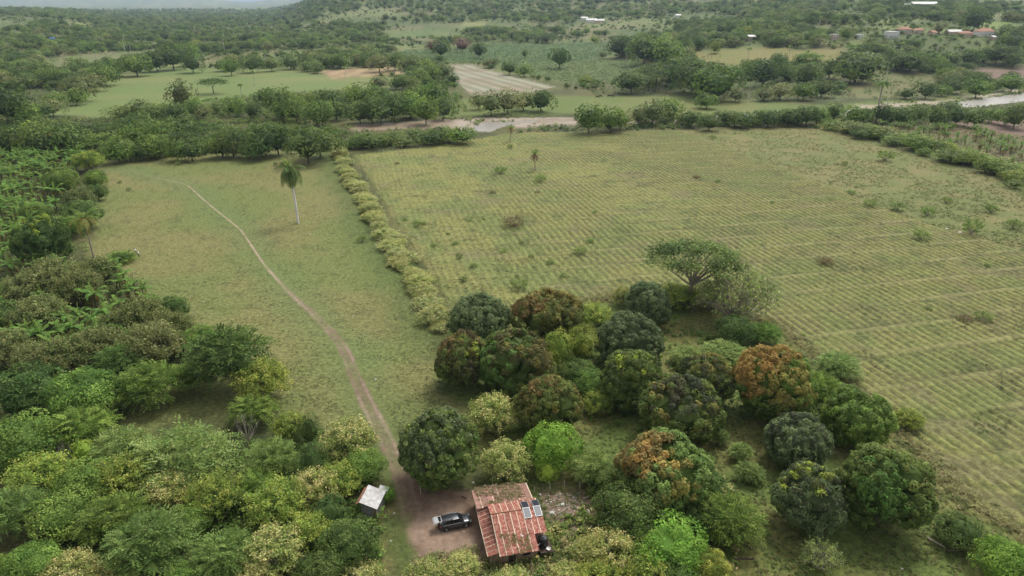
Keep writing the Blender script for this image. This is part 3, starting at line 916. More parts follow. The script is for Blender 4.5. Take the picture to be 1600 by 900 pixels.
def solve(cx, cy, wpx, hfac):
    """crown centre pixel and width -> ground point, metres wide"""
    Wm = 8.0
    for _ in range(4):
        q = P(cx, cy, hfac * Wm)
        Wm = wpx * depth(q) / FOC
    q = P(cx, cy, hfac * Wm)
    return q[0], q[1], terr(q[0], q[1]), Wm


def put(root, cx, cy, wpx, W0, hfac, label, cat='tree', group=None, hs=1.0, rz=None):
    x, y, z, Wm = solve(cx, cy, wpx, hfac * hs)
    k = Wm / W0
    root.location = (x, y, float(z) - 0.05)
    root.scale = (k, k, k * hs)
    root.rotation_euler = (0, 0, random.uniform(0, 6.28) if rz is None else rz)
    tag(root, label, cat, group)
    return root


# ---- the mango grove: every tree grown for itself
GROVE_GROUP = None
MANGO = [  # px, py, width px, height ratio, palette, flush, label
    (750, 498, 98, .74, 'mgrey', (), 'blue-green dense dome-shaped tree at the top left corner of the grove'),
    (857, 497, 112, .74, 'molive', [((0, .2, 1), .45, OCHRE, .75), ((-.6, -.2, .7), .75, RUSTY, .5), ((.3, -.7, .3), .85, (.11, .13, .04), .8)], 'domed tree with yellow-brown new leaves over its top at the grove edge'),
    (724, 562, 92, .95, 'molive', [((-.2, .3, 1), .62, RUSTY, .95), ((.25, -.45, .75), .86, LIME, 1), ((0, -.6, .5), .2, (.085, .065, .036), .5)], 'rusty-topped dark tree with bright lime patches facing the pasture'),
    (806, 568, 122, .84, 'molive', [((-.75, -.6, .4), .52, BRIGHT, 1), ((.2, -.2, 1), .35, (.15, .115, .05), .55), ((.6, -.4, .6), .6, OCHRE, .3)], 'large mottled tree with one bright green side beside the rusty-topped tree'),
    (985, 478, 0, 0, '', (), ''),
    (1013, 476, 76, .92, 'mgrey', (), 'round blue-grey tree standing alone below the umbrella tree'),
    (983, 532, 106, .76, 'mgrey', (), 'broad blue-grey dome tree in the middle of the grove'),
    (986, 592, 98, .98, 'molive', [((0, -.2, 1), .55, LIME, .22), ((0, 0, 1), .1, (.065, .08, .03), .5)], 'tall olive green tree flecked with lime leaf tips mid grove'),
    (1105, 592, 92, .92, 'molive', [((.4, .1, .9), .6, OCHRE, .6), ((-.3, -.5, .5), .4, (.07, .07, .045), .6)], 'dark tree with ochre top between the two ochre-tipped domes'),
    (1210, 600, 126, .92, 'mid', [((-.35, .1, .9), .58, ORANGE, .9), ((.1, -.7, .35), .72, OCHRE, .8), ((-.8, -.1, .5), .6, ORANGE, .5)], 'tree crowned with bright orange new leaves at the field edge'),
    (1065, 642, 126, .80, 'molive', [((-.5, -.1, .85), .72, OCHRE, .6), ((.1, -.8, .5), .8, OCHRE, .45), ((-.1, -.2, .95), .6, (.075, .085, .062), .8)], 'wide grey-green dome tree with ochre tips in the lower grove'),
    (856, 633, 106, .86, 'molive', [((0, 0, 1), .1, OCHRE, .38), ((-.4, .2, .8), .7, RUSTY, .4)], 'olive tree speckled with ochre above the bright green tree'),
    (684, 700, 124, 1.02, 'molive', [((-.2, .0, 1), .1, (.125, .155, .075), .7)], 'large dark green tree between the dirt track and the red roof'),
    (1036, 738, 148, .80, 'blue', [((-.75, .1, .7), .70, RUSTY, .85), ((-.5, -.3, .7), .85, ORANGE, .7), ((.1, -.7, .4), .9, OCHRE, .7)], 'big blue-green tree with a rusty orange left shoulder above the thicket'),
    (1247, 688, 102, .78, 'mgrey', [((0, 0, 1), .2, (.068, .078, .05), .5)], 'grey-green rounded tree upper of two in the lower right clearing'),
    (1266, 778, 112, .98, 'mgrey', [((-.1, -.1, 1), .86, LIME, 1), ((-.8, .3, .6), .85, LIME, .5), ((0, -.2, 1), .5, (.08, .085, .045), .5)], 'grey-green tree with a lime patch on top in the lower right clearing'),
    (1340, 652, 104, .88, 'mid', [((0, 0, 1), .3, (.12, .18, .05), .5)], 'dark ragged tree at the corner of the furrowed field'),
    (1382, 762, 138, 1.02, 'molive', [((-.35, -.6, .35), .74, BRIGHT, .9)], 'largest dark green tree at the lower right field edge'),
]
MANGO = [m for m in MANGO if m[2]]
for (px, py, w, hr, pal, fl, lab) in MANGO:
    W0, H0 = 10.0, 10.0 * hr
    n = int(5000 + w * 100)
    g, c, d = crown_cauli(rng, pal, W0, H0, n=n, nbig=random.choice([13, 15, 18]), flush=fl)
    zc = H0 * .5 + .35
    tg = limbs(rng, c[:14] * .8, -zc, .28, BARK, n=6)
    root = two_part('mango_tree', tg, g, zc)
    put(root, px, py, w * .93, W0, zc / W0, lab, rz=0)

# ---- shrubs and trees of other kinds: a few grown forms, each copy turned and stretched
def proto_list(fn, n):
    return [fn() for _ in range(n)]


PROTO = {}


def add_proto(kind, name, maker, count, W0):
    L = []
    for _ in range(count):
        tg, g, zc = maker()
        tm = tg.mesh('trunk', M_BARK) if tg is not None else None
        L.append((name, tm, g.mesh('crown', M_LEAF), zc))
    PROTO[kind] = (L, W0)


def mk_broad(pal, n=6800, nl=44, lr=.15, H=.85, fl=(), L=.40, Wd=.20, gap=.4):
    def f():
        g, c, d = crown_lobed(rng, pal, 9, 9 * H, nl=nl, lr=lr, n=n, L=L, Wd=Wd, zmin=-.5, flush=fl, spiky=.12)
        zc = 9 * H / 2 + gap
        return limbs(rng, c[:12] * .85, -zc, .2, BARK, n=5), g, zc
    return f


def mk_feather(pal, ns=330, H=.8, frond=2.0, gap=.4, flat=0.0, W=9):
    def f():
        g, b, d = crown_feathery(rng, pal, W, W * H, ns=ns, nlf=18, frond=frond, L=.55, Wd=.17, flat=flat)
        zc = W * H / 2 + gap
        return limbs(rng, b[:14], -zc, .15, BARK, n=7), g, zc
    return f


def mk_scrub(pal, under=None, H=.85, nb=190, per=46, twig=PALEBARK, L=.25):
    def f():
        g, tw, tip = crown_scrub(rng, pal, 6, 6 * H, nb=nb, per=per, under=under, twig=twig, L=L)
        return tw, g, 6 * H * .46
    return f


def mk_umbrella(pal, n=5200):
    def f():
        W, H = 12, 3.8
        g = Geo(); R = np.array([W / 2, W / 2, H / 2]); nl = 46
        d = unit(fib(nl, 0.02) + .15 * rng.normal(size=(nl, 3)) * np.array([1, 1, .3]))
        c = d * R * rng.uniform(.75, 1.0, (nl, 1))
        k = rng.integers(0, nl, n)
        p = c[k] + rng.normal(size=(n, 3)) * np.array([.72, .72, .26])
        nn = unit(np.array([0, 0, 1.0]) + .6 * rdirs(rng, n))
        lc = PAL[pal][rng.integers(0, 3, nl)]
        leaves(g, rng, p, nn, .46 * rng.uniform(.6, 1.3, n), .22 * rng.uniform(.6, 1.3, n), jitter(rng, lc[k], n), droop=.1)
        zc = 6.3
        tg = limbs(rng, c, -zc, .24, PALEBARK, fork=.25, n=26)
        return tg, g, zc
    return f


def mk_bare(col, nb=120, H=.9):
    def f():
        tw = Geo(); g = Geo()
        d = unit(fib(nb, -.1) + .25 * rng.normal(size=(nb, 3)))
        tip = d * np.array([3, 3, 3 * H]) * rng.uniform(.7, 1.1, (nb, 1))
        root = np.array([0, 0, -3 * H])
        for t in tip:
            mid = root * .4 + t * .6 + .25 * rng.normal(size=3)
            tube(tw, [root, mid, t], [.06, .035, .01], col, 3, cap=False)
            for _ in range(4):
                e = t + rng.normal(size=3) * .5 + np.array([0, 0, .2]); tube(g, [mid * .4 + t * .6, e], [.02, .008], np.array(col) * 1.15, 3, cap=False)
        return tw, g, 3 * H
    return f


add_proto('broad_dark', 'broadleaf_tree', mk_broad('dark'), 3, 9)
add_proto('broad_mid', 'broadleaf_tree', mk_broad('mid'), 3, 9)
add_proto('broad_vivid', 'broadleaf_tree', mk_broad('vivid', H=.8), 2, 9)
add_proto('broad_yellow', 'broadleaf_tree', mk_broad('yellow', H=.9), 2, 9)
add_proto('broad_lime', 'young_tree', mk_broad('lime', H=1.1, n=2600, nl=20, lr=.22), 1, 9)
add_proto('column', 'column_tree', mk_broad('dark', H=1.7, nl=40, lr=.2, n=5000, fl=[((0, 0, 1), .3, (.08, .11, .03), .5)]), 2, 9)
add_proto('column_yellow', 'column_tree', mk_broad('yellow', H=1.6, nl=40, lr=.2, n=4200, fl=[((0, 0, -1), -.2, (.06, .08, .025), .7)]), 2, 9)
add_proto('blue_bush', 'leafy_bush', mk_broad('blue', H=.8, nl=26, lr=.2, n=3600), 2, 9)
add_proto('feather_green', 'feathery_tree', mk_feather('mid'), 3, 9)
add_proto('feather_dark', 'feathery_tree', mk_feather('dark'), 2, 9)
add_proto('feather_soft', 'feathery_tree', mk_feather('soft'), 2, 9)
add_proto('feather_blue', 'feathery_tree', mk_feather('blue'), 2, 9)
add_proto('flat_acacia', 'acacia_tree', mk_feather('soft', ns=420, H=.5, flat=.3, frond=2.4), 2, 9)
add_proto('scrub', 'scrub_tree', mk_scrub('scrub', 'soft'), 3, 6)
add_proto('scrub_green', 'scrub_tree', mk_scrub('yellow', 'mid'), 3, 6)
add_proto('scrub_low', 'scrub_tree', mk_scrub('scrub', 'soft', H=.6, nb=150), 2, 6)
add_proto('hedge', 'scrub_tree', mk_scrub('pale', 'soft', H=.85, nb=150, per=40, L=.23), 3, 6)
add_proto('grey', 'grey_tree', mk_scrub('grey', 'brown', H=.75, nb=230, per=40, twig=(.24, .21, .17), L=.26), 3, 6)
add_proto('brown', 'brown_tree', mk_scrub('brown', 'dark', H=.75, nb=230, per=40, twig=(.18, .15, .12), L=.26), 3, 6)
add_proto('umbrella', 'umbrella_tree', mk_umbrella('dark', 6500), 1, 12)
add_proto('thin_grey', 'thin_tree', mk_scrub('soft', 'grey', H=.85, nb=150, per=14, twig=(.30, .26, .23), L=.30), 2, 6)
add_proto('purple', 'purple_bush', mk_bare((.14, .085, .075)), 1, 6)
add_proto('dead', 'dead_tree', mk_bare((.38, .34, .29), nb=26, H=1.2), 1, 6)
HF = {}


def grow(kind, cx, cy, w, label, cat='tree', group=None, hs=1.0):
    L, W0 = PROTO[kind]
    nm, tm, cm, zc = L[random.randrange(len(L))]
    root = empty(nm, (0, 0, 0))
    if tm is not None: link('trunk', tm, root, (0, 0, zc))
    link('crown', cm, root, (0, 0, zc))
    return put(root, cx, cy, w, W0, zc / W0, label, cat, group, hs)


NEAR = [
    # --- inside and around the grove
    ('column_yellow', 872, 547, 46, 1, 'left of two upright yellow-green trees inside the grove'),
    ('column_yellow', 911, 542, 48, 1, 'right of two upright yellow-green trees inside the grove'),
    ('broad_vivid', 863, 698, 86, 1, 'vivid green rounded tree behind the red-roofed house'),
    ('broad_lime', 855, 738, 33, 1, 'small lime green young tree behind the solar panels'),
    ('umbrella', 1085, 406, 140, 1.1, 'thin flat-topped umbrella tree with visible branches beside the furrowed field'),
    ('thin_grey', 1152, 462, 122, 1, 'sparse grey twiggy tree right of the umbrella tree'),
    ('broad_dark', 1150, 515, 62, .8, 'dark green bush at the foot of the sparse grey tree'),
    ('thin_grey', 1110, 462, 70, .8, 'faint leafless small tree between umbrella tree and sparse grey tree'),
    ('scrub_green', 1060, 462, 70, .6, 'yellow-green bush beneath the umbrella tree'),
    ('scrub', 770, 648, 76, 1, 'pale scrub tree left of the ochre-speckled tree'),
    ('scrub', 790, 722, 78, 1, 'pale twiggy tree leaning over the back of the red roof'),
    ('scrub_green', 934, 630, 50, .9, 'small pale yellow bush right of the ochre-speckled tree'),
    ('scrub', 976, 462, 40, 1, 'straw coloured reed clump beside the round blue-grey tree'),
    ('scrub_green', 925, 492, 60, .7, 'straggling yellowish bush between two grove domes'),
    ('feather_soft', 925, 728, 66, .9, 'soft green feathery bush right of the vivid green tree'),
    ('blue_bush', 946, 748, 52, 1, 'blue-green bush below the soft feathery bush'),
    ('purple', 946, 792, 46, 1, 'purple-brown leafless bush at the edge of the rubbish patch'),
    ('broad_dark', 985, 800, 112, .85, 'dark leafy thicket tree right of the rubbish patch'),
    ('broad_dark', 1090, 762, 90, .8, 'dark bush under the rusty-shouldered tree'),
    ('broad_vivid', 1045, 848, 118, .7, 'vivid green spreading tree at the bottom of the thicket'),
    ('broad_mid', 1010, 850, 80, .8, 'mid green bush left of the vivid spreading tree'),
    ('feather_green', 1140, 812, 96, .85, 'green feathery tree facing the lower right clearing'),
    ('feather_dark', 1085, 805, 80, .8, 'dark feathery bush above the vivid spreading tree'),
    ('broad_yellow', 1112, 888, 62, 1, 'yellow-green rounded bush beside the old wooden beam'),
    ('blue_bush', 1062, 902, 66, .9, 'blue-green bush at the bottom edge left of the yellow-green bush'),
    ('scrub', 955, 862, 88, .9, 'pale scrub bush under the dark thicket tree'),
    ('scrub', 918, 862, 54, .8, 'pale scrub bush right of the black water tank'),
    ('scrub_low', 888, 902, 66, .8, 'pale low scrub below the water tank stand'),
    ('scrub_low', 800, 912, 70, .8, 'pale low scrub along the front eave of the house'),
    ('scrub', 722, 884, 56, .7, 'dry yellow scrub at the front left corner of the house'),
    ('scrub_low', 668, 905, 78, 1, 'pale scrub at the bottom end of the dirt yard'),
    ('scrub_green', 1010, 898, 84, .8, 'yellowish scrub at the bottom edge left of the blue-green bush'),
    ('scrub_green', 940, 905, 80, .8, 'green-yellow scrub at the bottom edge under the thicket'),
    ('thin_grey', 1282, 868, 66, .9, 'thin greyish sapling alone in the lower right clearing'),
    ('broad_dark', 1502, 830, 70, .75, 'dark green bush beside the bleached fallen branch'),
    ('broad_vivid', 1575, 880, 94, .8, 'bright green bush in the bottom right corner'),
    ('feather_green', 1280, 612, 76, .9, 'feathery green bush right of the orange-crowned tree'),
    ('blue_bush', 1245, 655, 74, .7, 'dark blue-green bush below the orange-crowned tree'),
    ('feather_soft', 1130, 550, 66, .5, 'bright low creeper mound above the dark ochre-topped tree'),
    ('feather_soft', 1075, 556, 50, .6, 'pale green low bush in the grove gap under the sparse grey tree'),
    ('broad_mid', 925, 600, 60, .8, 'mid green bush wedged between grove trees'),
    ('broad_dark', 905, 585, 60, .8, 'dark bush below the upright yellow-green pair'),
    ('feather_soft', 1310, 570, 64, .6, 'pale weedy bush on the field edge above the dark ragged tree'),
    ('scrub_green', 1420, 655, 46, .8, 'pale yellowish bush right of the dark ragged tree'),
    ('feather_green', 1195, 520, 50, .7, 'small feathery bush right of the dark green foot bush'),
    ('feather_soft', 1125, 682, 28, 1, 'pale big-leaved sapling in the clearing, topmost of three'),
    ('feather_soft', 1158, 706, 36, .9, 'pale big-leaved sapling in the clearing, middle of three'),
    ('feather_soft', 1172, 738, 44, .7, 'soft green sapling in the clearing, lowest of three'),
    # --- around the shed and track
    ('scrub_green', 528, 752, 74, .9, 'yellow-green scrub tree left of the grey shed'),
    ('scrub', 545, 690, 88, .9, 'pale straw-tipped tree overhanging the track above the shed'),
    ('broad_mid', 568, 728, 66, .8, 'leafy green bush just above the shed roof'),
    ('broad_vivid', 604, 772, 26, 1.1, 'small bright green bush against the right wall of the shed'),
    ('broad_dark', 545, 850, 92, .85, 'dark green bush below the shed beside the grass verge'),
    ('broad_dark', 515, 800, 60, .9, 'dark bush tucked left of the shed wall'),
    ('scrub', 565, 902, 70, .7, 'pale scrub at the bottom edge below the dark shed bush'),
    # --- thicket on the left, lower half
    ('feather_dark', 358, 560, 118, .95, 'large dark feathery tree at the edge of the pasture'),
    ('scrub_green', 408, 596, 88, .9, 'yellow-green leafy tree in front of the large dark feathery tree'),
    ('feather_green', 232, 600, 98, .8, 'green feathery tree left of the small grassy clearing'),
    ('broad_mid', 130, 618, 100, .9, 'mid green rounded tree in the middle of the left thicket'),
    ('broad_dark', 40, 612, 104, .9, 'dark green tree at the left edge beside the grey trees'),
    ('feather_green', 395, 640, 70, .7, 'green bush below the yellow-green leafy tree'),
    ('dead', 384, 668, 44, 1, 'bleached dead tree with bare white branches'),
    ('column', 483, 672, 36, 1, 'dark narrow upright tree beside the pasture, upper of two'),
    ('column', 487, 722, 50, .8, 'dark upright leafy tree beside the pasture, lower of two'),
    ('scrub_green', 452, 668, 60, .9, 'yellowish bush left of the narrow upright tree'),
    ('feather_blue', 425, 718, 78, .9, 'grey-green rounded tree left of the dark upright trees'),
    ('flat_acacia', 285, 716, 140, .85, 'wide flat grey-green acacia below the small clearing'),
    ('broad_mid', 30, 690, 110, .8, 'mid green leafy tree at the left edge'),
    ('feather_green', 128, 668, 90, .8, 'feathery bright tree left of the wide flat acacia'),
    ('feather_soft', 190, 700, 84, .8, 'soft green feathery tree beside the yellow bush'),
    ('broad_lime', 130, 704, 36, 1, 'small bright yellow-leaved bush'),
    ('purple', 72, 690, 50, 1, 'purplish bare twiggy bush at the left'),
    ('dead', 102, 712, 36, .9, 'grey bare-branched bush right of the purplish bush'),
    ('scrub_green', 62, 742, 96, .8, 'yellow-green scrub tree below the purplish bush'),
    ('broad_mid', 140, 755, 92, .8, 'mid green tree below the yellow-leaved bush'),
    ('scrub_green', 192, 748, 92, .9, 'pale green rounded tree under the wide flat acacia'),
    ('feather_blue', 20, 802, 96, .9, 'blue-green feathery tree at the left edge above the dark gap'),
    ('broad_mid', 96, 806, 96, .8, 'mid green tree above the dark shaded gap'),
    ('feather_green', 178, 810, 100, .8, 'bright feathery tree between two mid green trees'),
    ('scrub', 262, 768, 76, .9, 'straw-tipped scrub tree right of the pale green rounded tree'),
    ('scrub_green', 335, 775, 90, .9, 'yellow-tipped scrub tree below the wide flat acacia'),
    ('broad_mid', 300, 812, 60, .9, 'green bush below the yellow-tipped scrub tree'),
    ('feather_green', 402, 760, 70, .8, 'green feathery bush below the grey-green rounded tree'),
    ('scrub_green', 432, 788, 96, .9, 'yellow-green scrub tree in front of the dark upright trees'),
    ('scrub', 492, 765, 84, .9, 'pale straw scrub tree left of the shed scrub'),
    ('feather_blue', 238, 850, 124, .8, 'large blue-green feathery tree near the bottom edge'),
    ('feather_blue', 352, 868, 92, .8, 'smaller blue-green feathery tree right of the shaded path'),
    ('scrub', 428, 862, 96, .9, 'pale scrub tree at the bottom left of the dark shed bush'),
    ('scrub_green', 482, 832, 76, .9, 'mixed yellow scrub tree above the pale bottom scrub'),
    ('broad_dark', 500, 895, 76, .9, 'dark green bush at the bottom edge below the yellow scrub'),
    ('scrub', 112, 895, 86, .8, 'straw-tipped scrub at the bottom edge left'),
    ('scrub_low', 180, 902, 70, 1, 'yellow scrub at the bottom edge under the feathery tree'),
    ('broad_mid', 50, 882, 80, .8, 'bright leafy bush at the bottom left corner'),
    ('feather_green', 10, 890, 60, .8, 'feathery bush in the bottom left corner'),
    ('broad_mid', 285, 905, 60, .8, 'green bush on the bottom edge right of the feathery tree'),
    ('scrub', 400, 910, 70, .8, 'pale scrub on the bottom edge beside the shaded path'),
    # --- grey-brown trees with bananas
    ('grey', 80, 435, 82, 1, 'grey-leaved tree below the coconut palm'),
    ('brown', 122, 452, 76, 1, 'brownish tree right of the grey-leaved tree'),
    ('grey', 40, 452, 70, 1, 'grey-leaved tree at the left edge of the banana patch'),
    ('brown', 150, 425, 62, .9, 'brown-leaved tree under the coconut palm trunk'),
    ('grey', 62, 492, 82, 1, 'grey tree with a visible trunk amid banana plants'),
    ('brown', 222, 497, 82, 1, 'dark brown-grey tree near the pasture edge'),
    ('brown', 268, 512, 66, 1, 'olive-brown tree touching the pasture edge'),
    ('grey', 152, 540, 78, 1, 'grey twiggy tree beside the largest banana clump'),
    ('grey', 236, 540, 96, 1, 'pale grey-olive tree above the red earth patch'),
    ('grey', 8, 545, 78, 1, 'grey tree at the left edge of the thicket'),
    ('brown', 104, 558, 84, 1, 'brown-grey tree above the mid green rounded tree'),
    ('grey', 52, 560, 64, 1, 'pale grey tree between two grey-brown trees'),
    ('brown', 188, 505, 62, .9, 'small brown tree left of the pale grey-olive tree'),
    ('broad_dark', 272, 482, 44, 1, 'dark green shiny bush on the pasture edge'),
    ('broad_mid', 318, 528, 50, .9, 'leafy green bush left of the large dark feathery tree'),
    ('broad_dark', 12, 495, 60, .9, 'dark bush at the left edge among bananas'),
    ('feather_dark', 190, 566, 80, .8, 'dark feathery tree below the grey twiggy tree'),
    ('feather_green', 300, 588, 62, .8, 'green bush above the small grassy clearing'),
    # --- upper left
    ('broad_mid', 96, 284, 50, .9, 'leafy tree among the upper banana field'),
    ('scrub_green', 138, 252, 46, .9, 'yellow-green tree at the top corner of the pasture'),
    ('brown', 122, 312, 48, .9, 'brown-green tree on the left edge of the pasture'),
    ('broad_dark', 128, 335, 56, .9, 'dark tree above the coconut palm on the pasture edge'),
    ('broad_mid', 55, 334, 44, .9, 'green tree above the lime-topped tree'),
    ('feather_green', 108, 355, 40, 1, 'slim feathery tree beside the coconut palm'),
    ('broad_mid', 148, 280, 34, 1, 'small green tree at the pasture corner'),
    ('broad_dark', 152, 300, 30, 1, 'small dark tree on the upper left pasture edge'),
    ('broad_dark', 190, 402, 26, .7, 'dark bush beside the two people'),
]
for (kind, px, py, w, hs, lab) in NEAR:
    nm = PROTO[kind][0][0][0]
    cat = 'bush' if ('bush' in lab or 'scrub' in lab and 'tree' not in lab or 'mound' in lab or 'clump' in lab) else 'tree'
    r_ = grow(kind, px, py, w, lab, cat, None, hs)
    if cat == 'bush' and 'bush' not in nm:
        r_.name = 'leafy_bush'
# the tree with a lime top among the bananas
g, c, d = crown_cauli(rng, 'dark', 10, 10, n=8000, flush=[((0, -.1, 1), .66, LIME, .45)])
put(two_part('mango_tree', limbs(rng, c[:14] * .8, -5.3, .28, BARK, n=6), g, 5.3), 66, 376, 76, 10, .53, 'dark round tree with a lime top left of the coconut palm', rz=0)
# creeping branches cut down beside the two people
g, b, d = crown_feathery(rng, 'mid', 7, 2.2, ns=150, nlf=16, frond=1.8, L=.5, Wd=.16)
put(two_part('felled_tree', None, g, .9), 191, 403, 42, 7, .13, 'felled leafy branches lying on the pasture by the two people', rz=0.3)

# ---- the hedge between the pasture and the furrowed field
hl = np.array([(525, 232), (545, 275), (575, 322), (602, 368), (628, 405), (652, 445), (675, 490), (692, 525)], float)
hw = np.array(W2(hl)); seg = np.r_[0, np.cumsum(np.hypot(*np.diff(hw, axis=0).T))]
nh = 78
ORD = lambda n: f"{n}{'th' if 10 <= n % 100 <= 20 else {1: 'st', 2: 'nd', 3: 'rd'}.get(n % 10, 'th')}"
for i in range(nh):
    s = seg[-1] * (i + .5) / nh
    hx, hy = np.interp(s, seg, hw[:, 0]) + random.uniform(-1.5, 1.5), np.interp(s, seg, hw[:, 1]) + random.uniform(-1, 1)
    kind = random.choice(['hedge', 'hedge', 'hedge', 'scrub'])
    L, W0 = PROTO[kind]
    nm, tm, cm, zc = L[random.randrange(len(L))]
    root = empty('hedge_shrub', (hx, hy, -.1), random.uniform(0, 6.28))
    k = random.uniform(4.2, 8.4) / W0
    root.scale = (k * random.uniform(.7, 1.1), k, k * random.uniform(.34, .56))
    link('trunk', tm, root, (0, 0, zc)); link('crown', cm, root, (0, 0, zc))
    tag(root, f'pale scrub shrub, {ORD(nh - i)} from the mango grove in the field hedge', 'shrub', 'pale shrubs of the hedge between the two fields')

# ------------------------------------------------------------------ the valley beyond: single mesh trees, each its own object
FARPAL = {k: v for k, v in PAL.items()}


def far_tree(pal, W=12.0, H=9.0, n=900, nl=16, lr=.22, L=1.0, Wd=.55, gap=.5, zmin=-.35, col=BARK, flat=False):
    g = Geo()
    if flat:
        nl = 26; R = np.array([W / 2, W / 2, H / 2])
        d = unit(fib(nl, -.05) + .15 * rng.normal(size=(nl, 3)) * np.array([1, 1, .3])); c = d * R * rng.uniform(.6, 1, (nl, 1))
        k = rng.integers(0, nl, n); p = c[k] + rng.normal(size=(n, 3)) * np.array([.09 * W, .09 * W, .05 * H + .2])
        nn = unit(np.array([0, 0, 1.0]) + .7 * rdirs(rng, n)); lc = PAL[pal][rng.integers(0, 3, nl)] * rng.uniform(.8, 1.2, (nl, 1))
        leaves(g, rng, p, nn, L * rng.uniform(.7, 1.3, n), Wd * rng.uniform(.7, 1.3, n), jitter(rng, lc[k], n))
    else:
        g, c, d = crown_lobed(rng, pal, W, H, nl=nl, lr=lr, n=n, L=L, Wd=Wd, zmin=zmin, spiky=.15)
    zc = H / 2 + gap
    t = limbs(rng, c[:8] * .8, -zc, .22 if not flat else .3, col, n=4, sides=3)
    g.join(t)
    V, Q, cc = g.arrays(); cc = cc * .82
    return mesh_np('tree', V + np.array([0, 0, zc]), Q, cc, M_LEAF), W, zc


FT = {
    'dark': [far_tree('dark', H=h) for h in (9.5, 8.5, 10.5)],
    'mid': [far_tree('mid', H=h) for h in (9, 8, 10)],
    'grey': [far_tree('grey', H=h, n=700) for h in (8.5, 9.5)],
    'soft': [far_tree('soft', H=h, n=800) for h in (8, 9)],
    'blue': [far_tree('blue', H=h) for h in (9, 10)],
    'saman': [far_tree('dark', W=20, H=6, gap=4.0, n=1500, flat=True), far_tree('mid', W=18, H=5.5, gap=3.5, n=1400, flat=True)],
    'purple': [far_tree('purple', H=9, n=500)],
    'yellow': [far_tree('yellow', H=8)],
}


def far_palm(h=13.0):
    g = Geo()
    tube(g, [(0, 0, -.3), (.15, 0, h * .5), (.35, .1, h)], [.34, .28, .22], (.55, .52, .47), 5)
    for i in range(16):
        a = i * 2.4; up = rng.uniform(-.3, .9)
        d = np.array([math.cos(a), math.sin(a), 0]); s = np.linspace(0, 1, 7)
        pts = np.array([.35, .1, h]) + d * (3.3 * s)[:, None] + np.array([0, 0, 1]) * (up * 2.0 * s - 2.6 * s ** 2)[:, None]
        sd_ = np.cross(d, [0, 0, 1]); w = .55 * np.sin(math.pi * np.clip(s * .85 + .12, 0, 1))[:, None]
        for sg in (-1, 1):
            V = np.concatenate([pts, pts + sg * sd_ * w - np.array([0, 0, .35]) * w])
            q = [(j, j + 1, j + 8, j + 7) for j in range(6)]
            g.add(V, q, PAL['mid'][rng.integers(0, 2)] * rng.uniform(.8, 1.2))
    V, Q, c = g.arrays()
    return mesh_np('palm', V, Q, c, M_LEAF), 13.0, h


FP = [far_palm(h) for h in (12, 14, 16)]


def far_put(name, kind, px, py, w, label, cat, group=None, hs=1.0, sink=0.0):
    me, W0, zc = FT[kind][random.randrange(len(FT[kind]))]
    x, y, z, Wm = solve(px, py, w, zc / W0 * hs)
    k = Wm / W0
    o = link(name, me, None, (x, y, float(z) - .1 - sink), random.uniform(0, 6.28), (k, k, k * hs))
    return tag(o, label, cat, group)


def line_pts(pts, n, jx, jy):
    pts = np.array(pts, float); s = np.r_[0, np.cumsum(np.hypot(*np.diff(pts, axis=0).T))]
    out = []
    for i in range(n):
        t = s[-1] * (i + .5) / n
        out.append((np.interp(t, s, pts[:, 0]) + random.uniform(-jx, jx), np.interp(t, s, pts[:, 1]) + random.uniform(-jy, jy)))
    return sorted(out)


